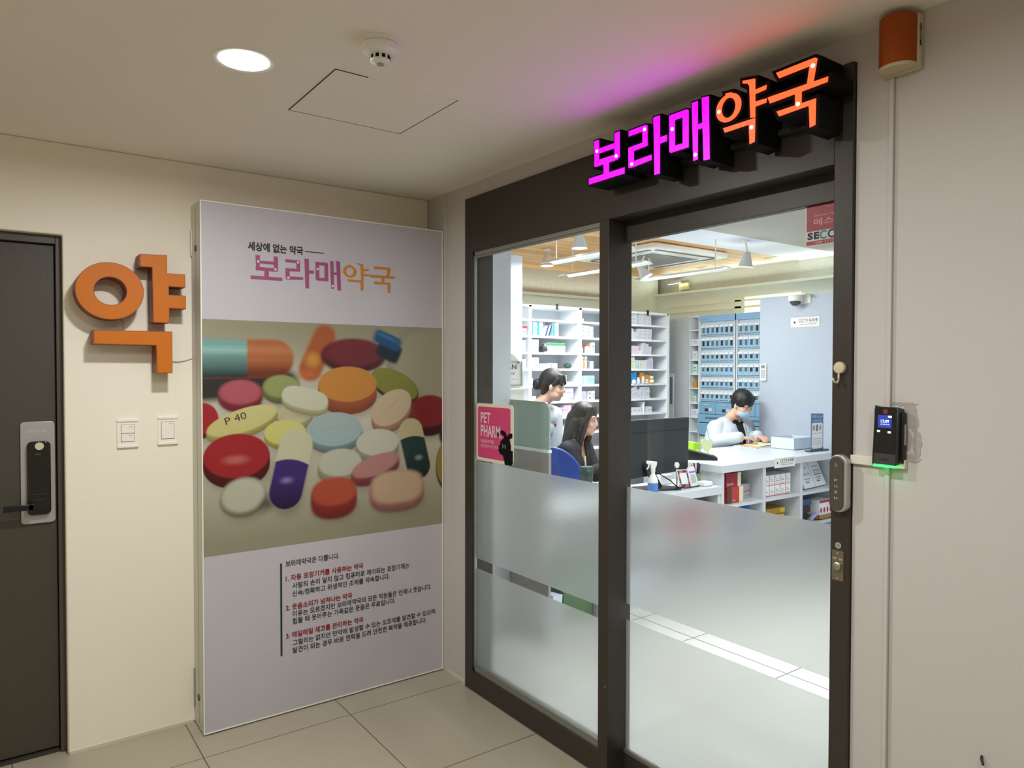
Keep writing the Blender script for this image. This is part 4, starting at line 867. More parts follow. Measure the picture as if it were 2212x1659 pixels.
def mbox(col, w_, h, d, acc=None, style=0):
    k = (col, round(w_, 3), round(h, 3), round(d, 3), acc, style)
    if k in PROTO: return PROTO[k]
    ac = mat('ink_' + (acc or col), BC[acc] if acc else ACC[col], .5); b = B().box(-w_ / 2, w_ / 2, 0, d, 0, h, 0); fr = WALLA(0)
    if style == 0: b.rect(-w_ * .32, w_ * .18, h * .55, h * .70, fr, .0006, 1).rect(-w_ * .32, w_ * .34, h * .28, h * .36, fr, .0006, 1)
    elif style == 1: b.rect(-w_ * .48, -w_ * .08, h * .04, h * .96, fr, .0006, 1).rect(w_ * .14, w_ * .26, h * .2, h * .8, fr, .0006, 1)
    elif style == 2: b.rect(-w_ * .1, w_ * .18, h * .08, h * .92, fr, .0006, 1)
    elif style == 3: b.rect(w_ * .22, w_ * .34, h * .3, h * .6, fr, .0006, 1)
    elif style == 4: b.rect(-w_ * .5, w_ * .5, h * .70, h * .98, fr, .0006, 1).rect(-w_ * .3, w_ * .3, h * .3, h * .38, fr, .0006, 1)
    me_o = b.build('medicine_box', [mat('card_' + col, BC[col], .55), ac], origin=(0, 0, 0)); PROTO[k] = me_o.data
    COL.objects.unlink(me_o); bpy.data.objects.remove(me_o); return PROTO[k]
def place(me, name, loc, lab, cat, grp, rz=0):
    o = bpy.data.objects.new(name, me); COL.objects.link(o); o.location = loc; o.rotation_euler = (0, 0, rz); tag(o, lab, cat, grp); CNT[0] += 1; return o
def bottle_mesh(name, body, cap, r, h, ch=.02):
    k = (name, body, cap, r, h)
    if k in PROTO: return PROTO[k]
    b = B().lathe([(0, 0), (r, 0), (r, h - ch - .012), (r * .8, h - ch - .004), (r * .62, h - ch)], seg=18, m=0).lathe([(0, h - ch - .002), (r * .74, h - ch - .001), (r * .74, h), (0, h)], seg=18, m=1)
    b.lathe([(r + .0005, (h - ch) * .2), (r + .0008, (h - ch) * .2), (r + .0008, (h - ch) * .65), (r + .0005, (h - ch) * .65)], seg=18, m=2)
    o = b.build(name, [mat('bottle_' + body, BC[body], .3), mat('cap_' + cap, BC[cap], .4), M_INKW if body != 'white' else mat('label_' + cap, ACC[cap] if cap != 'white' else 'C8C8D8', .5)], smooth=40, origin=(0, 0, 0))
    PROTO[k] = o.data; COL.objects.unlink(o); bpy.data.objects.remove(o); return PROTO[k]
BAY = {0: 'far-left bay', 1: 'left bay', 2: 'middle bay', 3: 'right bay'}
ROWN = {10: 'top shelf', 9: 'second shelf down', 8: 'third shelf down', 7: 'fourth shelf down', 6: 'fifth shelf down', 5: 'sixth shelf down', 4: 'seventh shelf down', 3: 'eighth shelf down'}
def lvl(j, n): return 'on its own' if n == 1 else ('at stack bottom' if j == 0 else ('topmost in stack' if j == n - 1 else ORD[j] + ' up in stack'))
def run(bay, row, segs):
    """segs: (gap, colour, w, h, columns, levels, style, accent, depth-offset)"""
    x = DIV[bay + 1] + .018; z = ZS[row] + .0012; cidx = {}
    for sg in segs:
        gap, col, w_, h, nc, nl, st, ac, yo = list(sg) + [0, None, .02][len(sg) - 6:]
        x += gap
        for c in range(nc):
            xc = x + w_ / 2 + .0008; cidx[col] = cidx.get(col, 0) + 1; n_ = nl if isinstance(nl, int) else nl[c]
            if col in ('bottle', 'jar', 'brownbottle', 'bluebottle'):
                bd, cp, nm = {'bottle': ('white', 'white', 'white-capped white'), 'jar': ('white', 'scarlet', 'orange-capped white'), 'brownbottle': ('orange', 'white', 'white-capped amber'), 'bluebottle': ('white', 'blue', 'blue-capped white')}[col]
                place(bottle_mesh('medicine_bottle', bd, cp, w_ / 2 * .9, h), 'medicine_bottle', (xc, YS + .02 + w_ / 2, z), '%s bottle, %s of its kind, %s of %s' % (nm, ORD[min(cidx[col] - 1, 12)], ROWN[row], BAY[bay]), 'bottle', 'bottles on the medicine shelves')
            elif xc + w_ / 2 < DIV[bay + 2] - .014:
                me_ = mbox(col, w_, h, .10 if w_ < .1 else .13, ac, st)
                for j in range(n_):
                    place(me_, 'medicine_box', (xc + random.uniform(-.0006, .0006), YS + yo + random.uniform(-.003, .003), z + j * (h + .0006)),
                          '%s box, %s, column %s, %s of %s' % (col, lvl(j, n_), ORD[min(cidx[col] - 1, 12)].replace('first', 'one').replace('second', 'two').replace('third', 'three').replace('fourth', 'four').replace('fifth', 'five').replace('sixth', 'six').replace('seventh', 'seven').replace('eighth', 'eight').replace('ninth', 'nine').replace('tenth', 'ten'), ROWN[row], BAY[bay]), 'medicine box', 'medicine boxes on the main shelf unit')
            x += w_ + .0016
random.seed(11)
g0 = .52
run(0, 9, [(g0 - .02, 'white', .05, .085, 1, 1, 4, 'red')]); run(0, 8, [(g0 - .03, 'white', .045, .10, 1, 1, 4, 'sky blue')]); run(0, 7, [(g0 - .03, 'white', .05, .08, 1, 1, 0, 'sky blue')])
run(1, 9, [(0, 'white', .068, .124, 2, 1, 1, 'blue'), (.105, 'white', .070, .122, 1, 1, 1, 'blue')])
run(1, 8, [(0, 'white', .030, .055, 1, 2, 0, 'red'), (.002, 'white', .055, .055, 1, 2, 0), (.06, 'grey', .024, .075, 1, 1, 0), (.004, 'mint', .042, .085, 5, 1, 4, 'green')])
run(1, 7, [(0, 'white', .026, .048, 1, 2, 0), (.001, 'lavender', .064, .048, 1, 2, 0), (.002, 'white', .060, .045, 2, 1, 3), (.002, 'mint', .024, .05, 1, 1, 2), (.0, 'white', .056, .048, 1, 1, 0)])
run(1, 6, [(0, 'white', .026, .06, 1, 1, 0), (.19, 'lavender', .03, .06, 1, 1, 0), (.11, 'white', .05, .085, 1, 1, 0), (.005, 'white', .06, .012, 1, 2, 0)])
run(1, 5, [(.02, 'white', .04, .05, 1, 1, 0), (.23, 'mint', .050, .026, 1, 4, 0), (.002, 'lavender', .048, .024, 3, [5, 5, 5], 0, 'pink')])
run(1, 4, [(.26, 'pink', .040, .020, 1, 3, 0), (.0, 'lavender', .040, .020, 2, 4, 0), (0, 'pink', .040, .020, 2, 5, 0)])
run(1, 3, [(.25, 'yellow', .045, .055, 1, 1, 0), (.006, 'white', .05, .06, 1, 1, 3, 'grey'), (.004, 'white', .06, .06, 1, 1, 2, 'red'), (.004, 'cream', .05, .035, 1, 2, 0)])
run(2, 10, [(0, 'cream', .036, .03, 1, 1, 0), (.42, 'mint', .05, .045, 1, 2, 3, 'green')])
run(2, 9, [(0, 'white', .047, .038, 1, 3, 3, 'grey'), (.002, 'white', .062, .036, 1, 3, 3, 'grey'), (.004, 'white', .04, .05, 1, 2, 3, 'grey'), (.26, 'white', .045, .03, 2, 3, 3, 'grey')])
run(2, 8, [(0, 'jar', .045, .075, 1, 1), (.03, 'jar', .055, .085, 1, 1), (.01, 'mint', .034, .10, 1, 1, 0), (.28, 'pink', .04, .05, 1, 2, 0), (0, 'cream', .05, .03, 1, 3, 0)])
run(2, 7, [(0, 'white', .078, .022, 1, 5, 2, 'orange'), (.01, 'grey', .018, .08, 1, 1, 0), (.02, 'white', .03, .07, 1, 1, 0), (.26, 'sky blue', .048, .022, 2, 5, 0)])
run(2, 6, [(0, 'sky blue', .040, .040, 1, 2, 0), (.002, 'cream', .032, .080, 1, 1, 3, 'green'), (.002, 'sky blue', .046, .040, 2, 2, 0), (.25, 'grey', .05, .02, 1, 1, 0)])
run(2, 5, [(0, 'white', .018, .10, 1, 1, 2, 'pink'), (.002, 'lavender', .042, .02, 1, 4, 0), (.03, 'white', .048, .040, 1, 2, 0, 'grey'), (.004, 'white', .03, .085, 1, 1, 0), (.27, 'lavender', .048, .022, 2, 5, 0)])
run(2, 4, [(.45, 'navy', .04, .09, 1, 1, 2, 'red')]); run(2, 3, [(.44, 'navy', .048, .03, 1, 4, 3)])
run(3, 10, [(0, 'white', .032, .034, 1, 3, 0), (.001, 'white', .112, .034, 1, 3, 0), (.014, 'white', .058, .034, 3, 3, 0)])
run(3, 9, [(0, 'white', .092, .034, 1, 3, 0), (.001, 'white', .060, .034, 1, 2, 0), (.010, 'white', .060, .034, 3, 3, 0)])
run(3, 8, [(0, 'pink', .052, .030, 1, 3, 0), (.022, 'pink', .045, .026, 2, 3, 0), (.002, 'cream', .045, .036, 1, 1, 3, 'green'), (.002, 'white', .040, .027, 1, 4, 0), (.006, 'white', .038, .025, 1, 4, 0), (.003, 'white', .036, .025, 1, 3, 0)])
run(3, 7, [(0, 'cream', .062, .024, 1, 5, 0), (.003, 'cream', .046, .024, 1, 5, 0), (.006, 'mint', .040, .028, 1, 3, 0), (.014, 'white', .05, .028, 1, 3, 0), (.004, 'cream', .046, .028, 1, 3, 0), (.004, 'lavender', .036, .022, 1, 4, 0), (.003, 'lavender', .046, .022, 1, 5, 0)])
run(3, 6, [(0, 'white', .02, .06, 1, 1, 0), (.002, 'white', .028, .035, 1, 3, 0), (.014, 'blue', .032, .035, 1, 3, 0), (.006, 'blue', .03, .055, 1, 2, 2), (.060, 'orange', .045, .026, 1, 4, 0), (.003, 'orange', .055, .028, 1, 3, 0), (.003, 'orange', .03, .04, 1, 2, 0)])
for i, (x, k, r, h) in enumerate([(5.095, 'bluebottle', .020, .060), (5.155, 'bottle', .020, .060), (5.222, 'bottle', .018, .070), (5.275, 'brownbottle', .022, .042), (5.345, 'brownbottle', .022, .072)]):
    bd, cp, nm = {'bottle': ('white', 'white', 'white'), 'bluebottle': ('white', 'blue', 'blue-capped'), 'brownbottle': ('orange', 'white', 'amber')}[k]
    place(bottle_mesh('medicine_bottle', bd, cp, r, h), 'medicine_bottle', (x, YS + .0 - .0 + .012 + r * .0, ZS[6] + .0012), '%s pill bottle in front row, %s from left, among yellow boxes' % (nm, ORD[i]), 'bottle', 'pill bottles in front row of right bay')
run(3, 5, [(0, 'white', .030, .018, 1, 5, 0), (.022, 'white', .042, .017, 1, 6, 0), (.003, 'white', .042, .017, 1, 7, 0), (.003, 'white', .042, .017, 1, 5, 0), (.003, 'white', .044, .018, 2, 6, 0), (.002, 'white', .036, .018, 1, 6, 0)])
run(3, 4, [(0, 'white', .070, .055, 1, 1, 3, 'red'), (.010, 'white', .034, .055, 4, 1, 3, 'grey'), (.055, 'white', .038, .058, 2, 1, 3, 'grey')])
run(3, 3, [(.17, 'white', .05, .04, 1, 1, 0)])
o = tag(B().box(5.237, 5.241, YS + .01, YS + .2, ZS[4], ZS[4] + .11).build('shelf_divider', M_WHITE), 'thin upright white divider between small boxes, seventh shelf of right bay', 'divider')
# loose oddments: leaning leaflets, dark roll, dark bag
for i, x in enumerate((4.005, 4.02, 4.04, 4.055)):
    o = B().obox((x, YS + .06, ZS[9] + .05), (.002, .08, .095), (0, .35, 0)).build('leaflet', [M_INKW, mat('leaflet_blue', '3A5E86', .6)][i % 2]); tag(o, '%s leaflet leaning between blue and white boxes, %s from left' % (['white', 'blue'][i % 2], ORD[i]), 'leaflet', 'leaflets leaning on second shelf of left bay')
tag(B().cyl((3.955, YS + .03, ZS[8] + .030), (4.01, YS + .03, ZS[8] + .030), .028, .022).build('label_roll', mat('dark_roll', '3C3C40', .5), smooth=40), 'dark grey label roll on third shelf of left bay', 'roll')
tag(B().sph((4.285, YS + .06, ZS[7] + .0275), (.036, .04, .026)).build('dark_pouch', mat('dark_green_pouch', '2F4A40', .6), smooth=True), 'dark green pouch at right end of fourth shelf, left bay', 'pouch')
# narrow shelf unit packs
for i, (r_, col, w_, h) in enumerate([(8, 'white', .10, .06), (7, 'white', .07, .09), (6, 'mint', .06, .10), (5, 'orange', .05, .06), (4, 'mint', .03, .07), (3, 'white', .09, .08)]):
    z = ZN[r_] + .0103; me_ = mbox(col, w_, h, .12, None, 0)
    place(me_, 'medicine_box', (5.915, 4.944, z), '%s pack in narrow shelf unit, %s from top' % (col, ORD[i]), 'medicine box', 'packs in the narrow shelf unit', R(-90))
# ---------------- packs in counter shelves
random.seed(4); Z1 = .5582; Z2 = .3082
def cbox(x0, x1, z0, z1, y0, d, cols, lab, deco=None, grp='packs in the counter shelves', name='medicine_box', cat='medicine box'):
    b = B().box(x0, x1, y0, y0 + d, z0, z1, 0); fr = WALLA(y0)
    if deco: deco(b, fr, x0, x1, z0, z1)
    return tag(b.build(name, cols), lab, cat, grp)
RED = mat('deep_red_card', '8E1F28', .45); RED2 = mat('bright_red_card', 'B8362C', .45); BRN = mat('brown_card', '5A3A28', .5); CRM = mat('cream_card', 'E4D6B8', .5)
def d_cap(b, fr, x0, x1, z0, z1):
    b.rect(x1 - (x1 - x0) * .22, x1, z0, z1, fr, .0006, 1).text('RED GINSENG' if False else '홍삼정', fr, x0 + .012, z0 + .012, .016, .07, .0008, 1)
cbox(4.150, 4.318, .6735, .770, 3.19, .12, [RED, CRM], 'deep red gift box, upper of two stacked at left end of counter shelf', d_cap)
def d_b(b, fr, x0, x1, z0, z1): b.rect(x0, x0 + .05, z0, z1, fr, .0006, 2).rect(x1 - .045, x1, z0, z1, fr, .0006, 1).text('홍삼', fr, x0 + .055, z0 + .012, .014, .035, .0009, 1)
cbox(4.168, 4.345, Z1, .672, 3.19, .12, [RED2, CRM, BRN], 'red and brown box, lower of two stacked at left end of counter shelf', d_b)
t = thing('blue_bottle', 'small blue bottle at far left end of counter shelf', 'bottle', (4.125, 3.2, Z1))
B().lathe([(0, 0), (.013, 0), (.013, .075), (.008, .085), (.008, .09)], (4.125, 3.2, Z1), 16).build('body', mat('blue_bottle', '1F4E9A', .3), t, smooth=40)
B().lathe([(0, .088), (.0095, .088), (.0095, .105), (0, .105)], (4.125, 3.2, Z1), 16).build('cap', mat('dark_red_cap', '7A1A20', .4), t)
for i, x in enumerate((4.365, 4.412, 4.459)):
    def d_(b, fr, x0, x1, z0, z1): b.rect(x0, x0 + .012, z0, z1 * .98 + z0 * .02, fr, .0006, 1).rect(x0 + .018, x1 - .006, z0 + .05, z0 + .06, fr, .0006, 1).rect(x0 + .016, x1 - .004, z0 + .02, z0 + .024, fr, .0006, 2)
    cbox(x, x + .044, Z1, .672 - .004 * i, 3.23 + .01 * i, .10, [mat('silver_card', 'B9B4B8', .35, .2), mat('copper_stripe', 'A8503A', .5), M_INKG], 'silver pack with copper stripe, %s from left beside red boxes' % ORD[i], d_)
for i in range(5):
    for j in range(2):
        x = 4.600 + i * .068
        def d_(b, fr, x0, x1, z0, z1): b.rect(x0, x0 + .006, z0, z1, fr, .0006, 1).rect(x0, x1, z0, z0 + .005, fr, .0006, 1).rect(x0 + .016, x1 - .012, z0 + .030, z0 + .034, fr, .0006, 2).rect(x0 + .016, x1 - .024, z0 + .044, z0 + .047, fr, .0006, 2).rect(x0 + .02, x1 - .02, z0 + .012, z0 + .015, fr, .0006, 2)
        cbox(x, x + .0665, Z1 + j * .078, Z1 + .0775 + j * .078, 3.20, .14, [M_WHITE, mat('salmon_stripe', 'D8624E', .5), M_INKG], 'white box with salmon stripes, %s row, %s from left' % (['lower', 'upper'][j], ORD[i]), d_, 'white boxes with salmon stripes in counter shelf')
for i, (x, tilt) in enumerate(((5.15, .38), (5.335, .30))):
    t = thing('pouch', ['white foil pouch with fine text leaning, left of pair in counter shelf', 'white foil pouch with big black logo leaning, right of pair in counter shelf'][i], 'pouch', (x + .05, 3.24, Z1), 'white pouches in the counter shelf')
    o_ = Vector((x, 3.20 + i * .02, Z1 + .010)); U = Vector((1, .10, 0)).normalized(); V = Vector((-.45, .38, .95)).normalized(); V = (V - U * V.dot(U)).normalized(); fr = (o_, U, V)
    body = B(); P = rrect(0, .17, 0, .205, .006, 3); body.prism(P, fr, -.022, 0); body.build('pouch_body', mat('white_foil', 'E4E8EC', .3), t, bevel=.006)
    b = B().text('SHARK' if False else '마스크', fr, .03, .10, .022, .11, .001).rect(.03, .09, .04, .046, fr, .001).rect(.03, .12, .07, .074, fr, .001).rect(.03, .10, .055, .058, fr, .001).rect(.03, .13, .16, .164, fr, .001)
    if i: b.rect(.020, .150, .092, .096, fr, .001).rect(.020, .150, .128, .132, fr, .001)
    b.build('pouch_print', M_INKK, t)
cbox(4.205 + .2, 4.27 + .2, Z2, Z2 + .20, 3.22, .1, [mat('blue_card', '2C62B4', .5)], 'plain blue box on lower counter shelf below silver packs')
YEL = mat('yellow_wrap', 'B48A1E', .45, bump=.3, bscale=30); YEL2 = mat('yellow_card', 'E0C83C', .5)
for i, (z, x0, x1) in enumerate(((Z2, 4.60, 4.83), (Z2 + .048, 4.60, 4.90), (Z2 + .096, 4.61, 4.93))):
    def d_(b, fr, x0, x1, z0, z1): b.rect(x1 - .06, x1 - .002, z0 + .008, z1 - .008, fr, .0008, 1).rect(x0 + .05, x0 + .12, z0 + .018, z0 + .026, fr, .0008, 1)
    cbox(x0, x1, z, z + .046, 3.22 + .01 * i, .16, [YEL, YEL2], 'dull yellow wrapped pack, %s in stack on lower counter shelf' % ['bottom', 'middle', 'top'][i], d_, grp='yellow packs on lower counter shelf')
for i, x in enumerate((4.88, 4.945)):
    def d_(b, fr, x0, x1, z0, z1): b.rect(x0, x1, z0 + .035, z1, fr, .0006, 1)
    cbox(x, x + .048, Z2, Z2 + .062, 3.19 if i else 3.165, .05 if not i else .1, [M_WHITE, YEL2], 'small white and yellow box, %s of two beside yellow packs' % ['left', 'right'][i], d_)
t = thing('cardboard_tray', 'brown cardboard tray on lower counter shelf at right', 'tray', (5.42, 3.24, Z2))
b = B().box(5.30, 5.54, 3.18, 3.32, Z2, Z2 + .004); KR = mat('kraft_card', 'A9793F', .7)
for a in ((5.30, 5.54, 3.18, 3.184), (5.30, 5.54, 3.316, 3.32), (5.30, 5.304, 3.18, 3.32), (5.536, 5.54, 3.18, 3.32)): b.box(*a, Z2, Z2 + .035)
b.build('tray_body', KR, t)
for i in range(4):
    x = 5.325 + i * .045
    def d_(b, fr, x0, x1, z0, z1): b.rect(x0, x1, z1 - .022, z1, fr, .0006, 1).flat(ell((x0 + x1) / 2, z0 + .065, .013, .022, 14), fr, .0006, 1)
    cbox(x, x + .043, Z2 + .0052, Z2 + .150, 3.19, .12, [M_WHITE, mat('crimson_print', 'B03040', .5)], 'tall white and crimson box in cardboard tray, %s from left' % ORD[i], d_, grp='white and crimson boxes in the tray')
cbox(5.06, 5.20, Z2, Z2 + .075, 3.22, .12, [mat('dark_green_black_pack', '232B2A', .5), M_INKG], 'dark green-black pack on lower counter shelf, bottom of pile')
cbox(5.06, 5.21, Z2 + .0755, Z2 + .125, 3.20, .12, [mat('black_red_pack', '3A2028', .5)], 'black and red pack lying on dark green-black pack')
cbox(5.06, 5.24, Z2 + .1255, Z2 + .175, 3.21, .12, [mat('dark_blue_pack', '33547A', .5)], 'dark blue pack on top of pile in right counter shelf')
tag(B().obox((5.235, 3.19, Z2 + .035), (.09, .03, .022), (0, -.5, 0)).build('lilac_tube', mat('lilac_tube', 'A9A0DA', .4), bevel=.006), 'lilac and white tube leaning beside cardboard tray', 'tube')
for i in range(6):
    cbox(3.56 + i * .072, 3.56 + .066 + i * .072, .3792, .585, 3.20, .12, [mat('magenta_card', 'A82A52', .5), M_INKW], 'magenta box under desk counter, %s from left' % ORD[i], lambda b, fr, x0, x1, z0, z1: b.rect(x0 + .01, x1 - .01, z1 - .06, z1 - .05, fr, .0006, 1), grp='magenta boxes under the desk counter')
for i in range(7):
    cbox(3.0 + i * .062, 3.0 + .058 + i * .062, .0812, .23, 3.20, .12, [M_WHITE, mat('violet_print', '6A62B4', .5)], 'white and violet box low under desk counter, %s from left' % ORD[i], lambda b, fr, x0, x1, z0, z1: b.rect(x0, x1, z0 + .03, z0 + .045, fr, .0006, 1).flat(ell((x0 + x1) / 2, z0 + .09, .018, .03, 12), fr, .0006, 1), grp='white and violet boxes under the desk counter')
tag(B().box(2.70, 2.93, 3.22, 3.52, 0, .36).build('green_crate', mat('dull_green_plastic', '55744E', .5), bevel=.006), 'dull green crate on floor in desk kneehole', 'crate')
tag(B().obox((2.615, 3.25, .10), (.085, .12, .19), (0, .12, .2)).build('paper_bag', mat('white_paper_bag', 'DCE4F4', .6)), 'white paper bag on floor beside green crate', 'bag')
# ---------------- things on the desk
ZD = .7012
t = thing('monitor', 'large black monitor with its back to the glass on desk counter', 'monitor', (3.66, 3.36, .7))
o_ = Vector((3.30, 3.325, 0)); U = Vector((.9985, .055, 0)).normalized(); fr = (o_, U, Vector((0, 0, 1)))
P = [(0, .785), (.66, .795), (.672, 1.166), (-.003, 1.170)]
B().prism(P, fr, -.035, -.002).build('casing', mat('charcoal_monitor', '2E3132', .45), t, bevel=.006)
b = B().rect(.01, .66, 1.082, 1.085, fr, -.001).rect(.06, .10, 1.005, 1.007, fr, -.001).prism([(.18, .80), (.32, .80), (.32, .88), (.18, .88)], fr, -.002, .004); b.build('back_detail', M_BLACK, t)
B().rect(.012, .655, .80, 1.155, (o_ + Vector((0, .036, 0)), -U, Vector((0, 0, 1))), 0) if False else None
sc2 = B().flat([(.012, .80), (.655, .80), (.655, 1.155), (.012, 1.155)], fr, -.0355); sc2.f = [f[::-1] for f in sc2.f]; sc2.build('screen', mat('lit_monitor', 'FFFFFF', .3, emit=.8, ecol=(.75, .85, 1)), t)
B().prism([(.17, .86), (.26, .84), (.355, .715), (.355, .703), (.29, .703)], fr, .0, .02).build('stand_arm', M_BLACK, t, bevel=.004)
b = B().add([(3.47, 3.29, ZD), (3.70, 3.20, ZD), (3.74, 3.27, ZD), (3.68, 3.40, ZD), (3.47, 3.44, ZD), (3.47, 3.29, ZD + .012), (3.70, 3.20, ZD + .012), (3.74, 3.27, ZD + .012), (3.68, 3.40, ZD + .012), (3.47, 3.44, ZD + .012)], [(0, 1, 2, 3, 4)[::-1], (5, 6, 7, 8, 9)] + [(i, (i + 1) % 5, (i + 1) % 5 + 5, i + 5) for i in range(5)])
b.build('stand_base', M_BLACK, t, bevel=.003)
B().tube([(3.50, 3.32, .84), (3.58, 3.29, .81), (3.66, 3.26, .76), (3.70, 3.235, .716), (3.76, 3.22, .706), (3.90, 3.215, .706)], .004).build('cable', M_BLACK, t, smooth=True)
# spray bottle
t = thing('spray_bottle', 'white trigger spray bottle with blue label on desk counter', 'spray bottle', (3.55, 3.36, .7)); cx_, cy_ = 3.445, 3.215
B().lathe([(0, 0), (.030, 0), (.033, .006), (.033, .075), (.030, .095), (.018, .118), (.0125, .128), (.0125, .142)], (cx_, cy_, ZD), 28).build('body', M_WHITEP, t, smooth=40)
b = B().lathe([(.0336, .012), (.0338, .012), (.0338, .070), (.0336, .070)], (cx_, cy_, ZD), 28)
b.build('label', mat('blue_label', '4E7FC4', .5), t)
B().lathe([(0, .14), (.0145, .14), (.0145, .160), (.010, .165), (0, .165)], (cx_, cy_, ZD), 20).build('collar', M_WHITEP, t, smooth=40)
ax = Vector((-.8, .55, 0)).normalized(); e0 = Vector((cx_, cy_, ZD))
b = B().prism([(.016, .160), (-.012, .160), (-.022, .178), (-.026, .205), (.040, .212), (.046, .200), (.040, .190), (.014, .186)], (e0, ax, Vector((0, 0, 1))), -.009, .009); b.build('sprayer_head', M_WHITEP, t, bevel=.003)
B().prism([(.020, .190), (.030, .190), (.034, .172), (.044, .156), (.038, .154), (.026, .168)], (e0, ax, Vector((0, 0, 1))), -.005, .005).build('trigger', M_WHITEP, t)
# leaning white calendar
t = thing('desk_calendar', 'white desk board with colourful floral picture beside spray bottle', 'calendar', (3.19, 3.25, .7)); fr = (Vector((3.09, 3.26, ZD)), Vector((.945, -.18, 0)), Vector((0, .16, .93)))
B().prism([(0, 0), (.20, 0), (.178, .175), (0, .18)], fr, -.004, 0).build('board', M_WHITE, t)
b = B().rect(.01, .145, .015, .15, fr, .0008, 0); random.seed(9)
for i in range(36): b.flat(ell(random.uniform(.018, .137), random.uniform(.022, .143), random.uniform(.004, .009), random.uniform(.003, .008), 8), fr, .001 + i * .00002, random.choice((1, 2, 3)))
b.build('picture', [mat('sage_print', '7E9484', .6), mat('rose_print', 'C07A80', .6), mat('violet_print', '6A62B4', .5), mat('green_print', '4E8A62', .6)], t)
# tumbler
t = thing('tumbler', 'dark green translucent tumbler with lid and straw on desk', 'tumbler', (2.96, 3.30, .7)); cx_, cy_ = 2.98, 3.335
TG = mat('green_translucent', '4E6A62', .15, trans=.5)
B().lathe([(0, 0), (.030, 0), (.032, .01), (.042, .165), (.040, .165), (.030, .01), (0, .008)], (cx_, cy_, ZD + .001), 28).build('cup', TG, t, smooth=40)
B().lathe([(0, .160), (.046, .160), (.047, .168), (.045, .176), (.040, .182), (.038, .196), (0, .198)], (cx_, cy_, ZD + .001), 28).build('lid', mat('dark_green_lid', '2F4A42', .4), t, smooth=40)
B().cyl((cx_ - .004, cy_, ZD + .19), (cx_ - .010, cy_, ZD + .262), .0042).build('straw', M_WHITEP, t)
# small QR-code stands with the code left out
for i, (pts, lab) in enumerate(((((3.748, .702), (3.862, .694), (3.822, .823), (3.706, .829)), 'small tilted stand with navy and coral border, front of pair'), (((3.850, .702), (3.935, .706), (3.885, .838), (3.815, .833)), 'small white stand with purple header, behind coral-bordered stand'))):
    t = thing('payment_sign_stand', lab, 'sign', (3.80 + .1 * i, 3.25, .7), 'small payment stands beside the monitor'); yy = 3.232 + i * .022; fr = WALLA(yy)
    k = yy / 3.25; Q = [(a * k, 1.5 + (c - 1.5) * k) for a, c in pts]; Q = [(a, max(c, ZD + .001)) for a, c in Q]
    B().prism(Q, fr, -.004, 0).build('board', M_WHITE, t)
    c0 = Vector(Q[0]); e1 = Vector(Q[1]) - c0; e2 = Vector(Q[3]) - c0; f2 = lambda u, v: tuple(c0 + e1 * u + e2 * v)
    rr = lambda b, u0, u1, v0, v1, m_, d: b.flat([f2(u0, v0), f2(u1, v0), f2(u1, v1), f2(u0, v1)], fr, d, m_)
    b = B()
    if i == 0:
        for j, (v0, v1) in enumerate(((.04, .28), (.28, .5), (.5, .76), (.76, .95))): rr(b, .06, .2, v0, v1, j % 2, .0006); rr(b, .8, .94, v0, v1, (j + 1) % 2, .0006)
        rr(b, .2, .5, .82, .95, 0, .0006); rr(b, .5, .8, .82, .95, 1, .0006); rr(b, .2, .5, .04, .2, 1, .0006); rr(b, .5, .8, .04, .2, 0, .0006)
    else: rr(b, .1, .9, .70, .80, 2, .0006); rr(b, .2, .8, .15, .62, 3, .0006)
    b.build('border_print', [mat('coral_print', 'D86A50', .5), mat('navy_print', '3E4668', .5), mat('purple_print', 'A878C0', .5), mat('pale_grey_print', 'C4C4CC', .5)], t)
B_ = tag(B().lathe([(0, 0), (.020, 0), (.020, .01), (.019, .012), (0, .012)], (3.722, 3.265, .845 - .0), 20, axis=(0, -1, 0)).build('tape_roll', M_WHITEP, smooth=40), 'small round white disc sticking up behind coral-bordered stand', 'tape roll')
B_.location.z = .838
tag(B().box(3.716, 3.728, 3.256, 3.262, ZD, .83).build('disc_holder', M_WHITEP), 'thin white upright holding round disc behind small stands', 'holder')
# pen cup and pens
t = thing('pen_cup', 'clear green-tinted cup holding pens beside small stands', 'pen cup', (4.0, 3.40, .7)); cx_, cy_ = 3.985, 3.31
B().lathe([(0, 0), (.026, 0), (.030, .075), (.028, .075), (.024, .004), (0, .004)], (cx_, cy_, ZD + .001), 24).build('cup', mat('green_tint_cup', 'BFD49A', .15, trans=.6), t, smooth=40)
for i, (dx, dy_, c, nm) in enumerate(((-.014, 0, '8E2030', 'red'), (-.006, .008, '20242E', 'black'), (.002, -.006, '1A2030', 'dark navy'), (.010, .004, '962838', 'crimson'), (.016, -.002, '2A3460', 'blue'))):
    p = Vector((cx_ + dx * .6, cy_ + dy_ * .6, ZD + .008)); q_ = Vector((cx_ + dx * 1.9, cy_ + dy_ * 1.9, ZD + .150 - .006 * abs(i - 2)))
    tag(B().cyl(p, q_, .0048).build('pen', mat('pen_' + nm.replace(' ', '_'), c, .35), smooth=40), '%s pen standing in the green-tinted cup, %s from left' % (nm, ORD[i]), 'pen', 'pens in the cup')
t = thing('label_dispenser', 'white phone-like dispenser with upright arm at right end of desk', 'dispenser', (4.0, 3.25, .7))
B().prism(rrect(3.93, 4.03 - .012, 0, .03, .01), FA((0, 3.27, ZD), (1, 0, 0), (0, 0, 1)), 0, .075).build('base', M_WHITEP, t, bevel=.006)
B().obox((4.0, 3.40, .775), (.05, .03, .15), (-.1, .12, 0)).build('arm', M_WHITEP, t, bevel=.012)
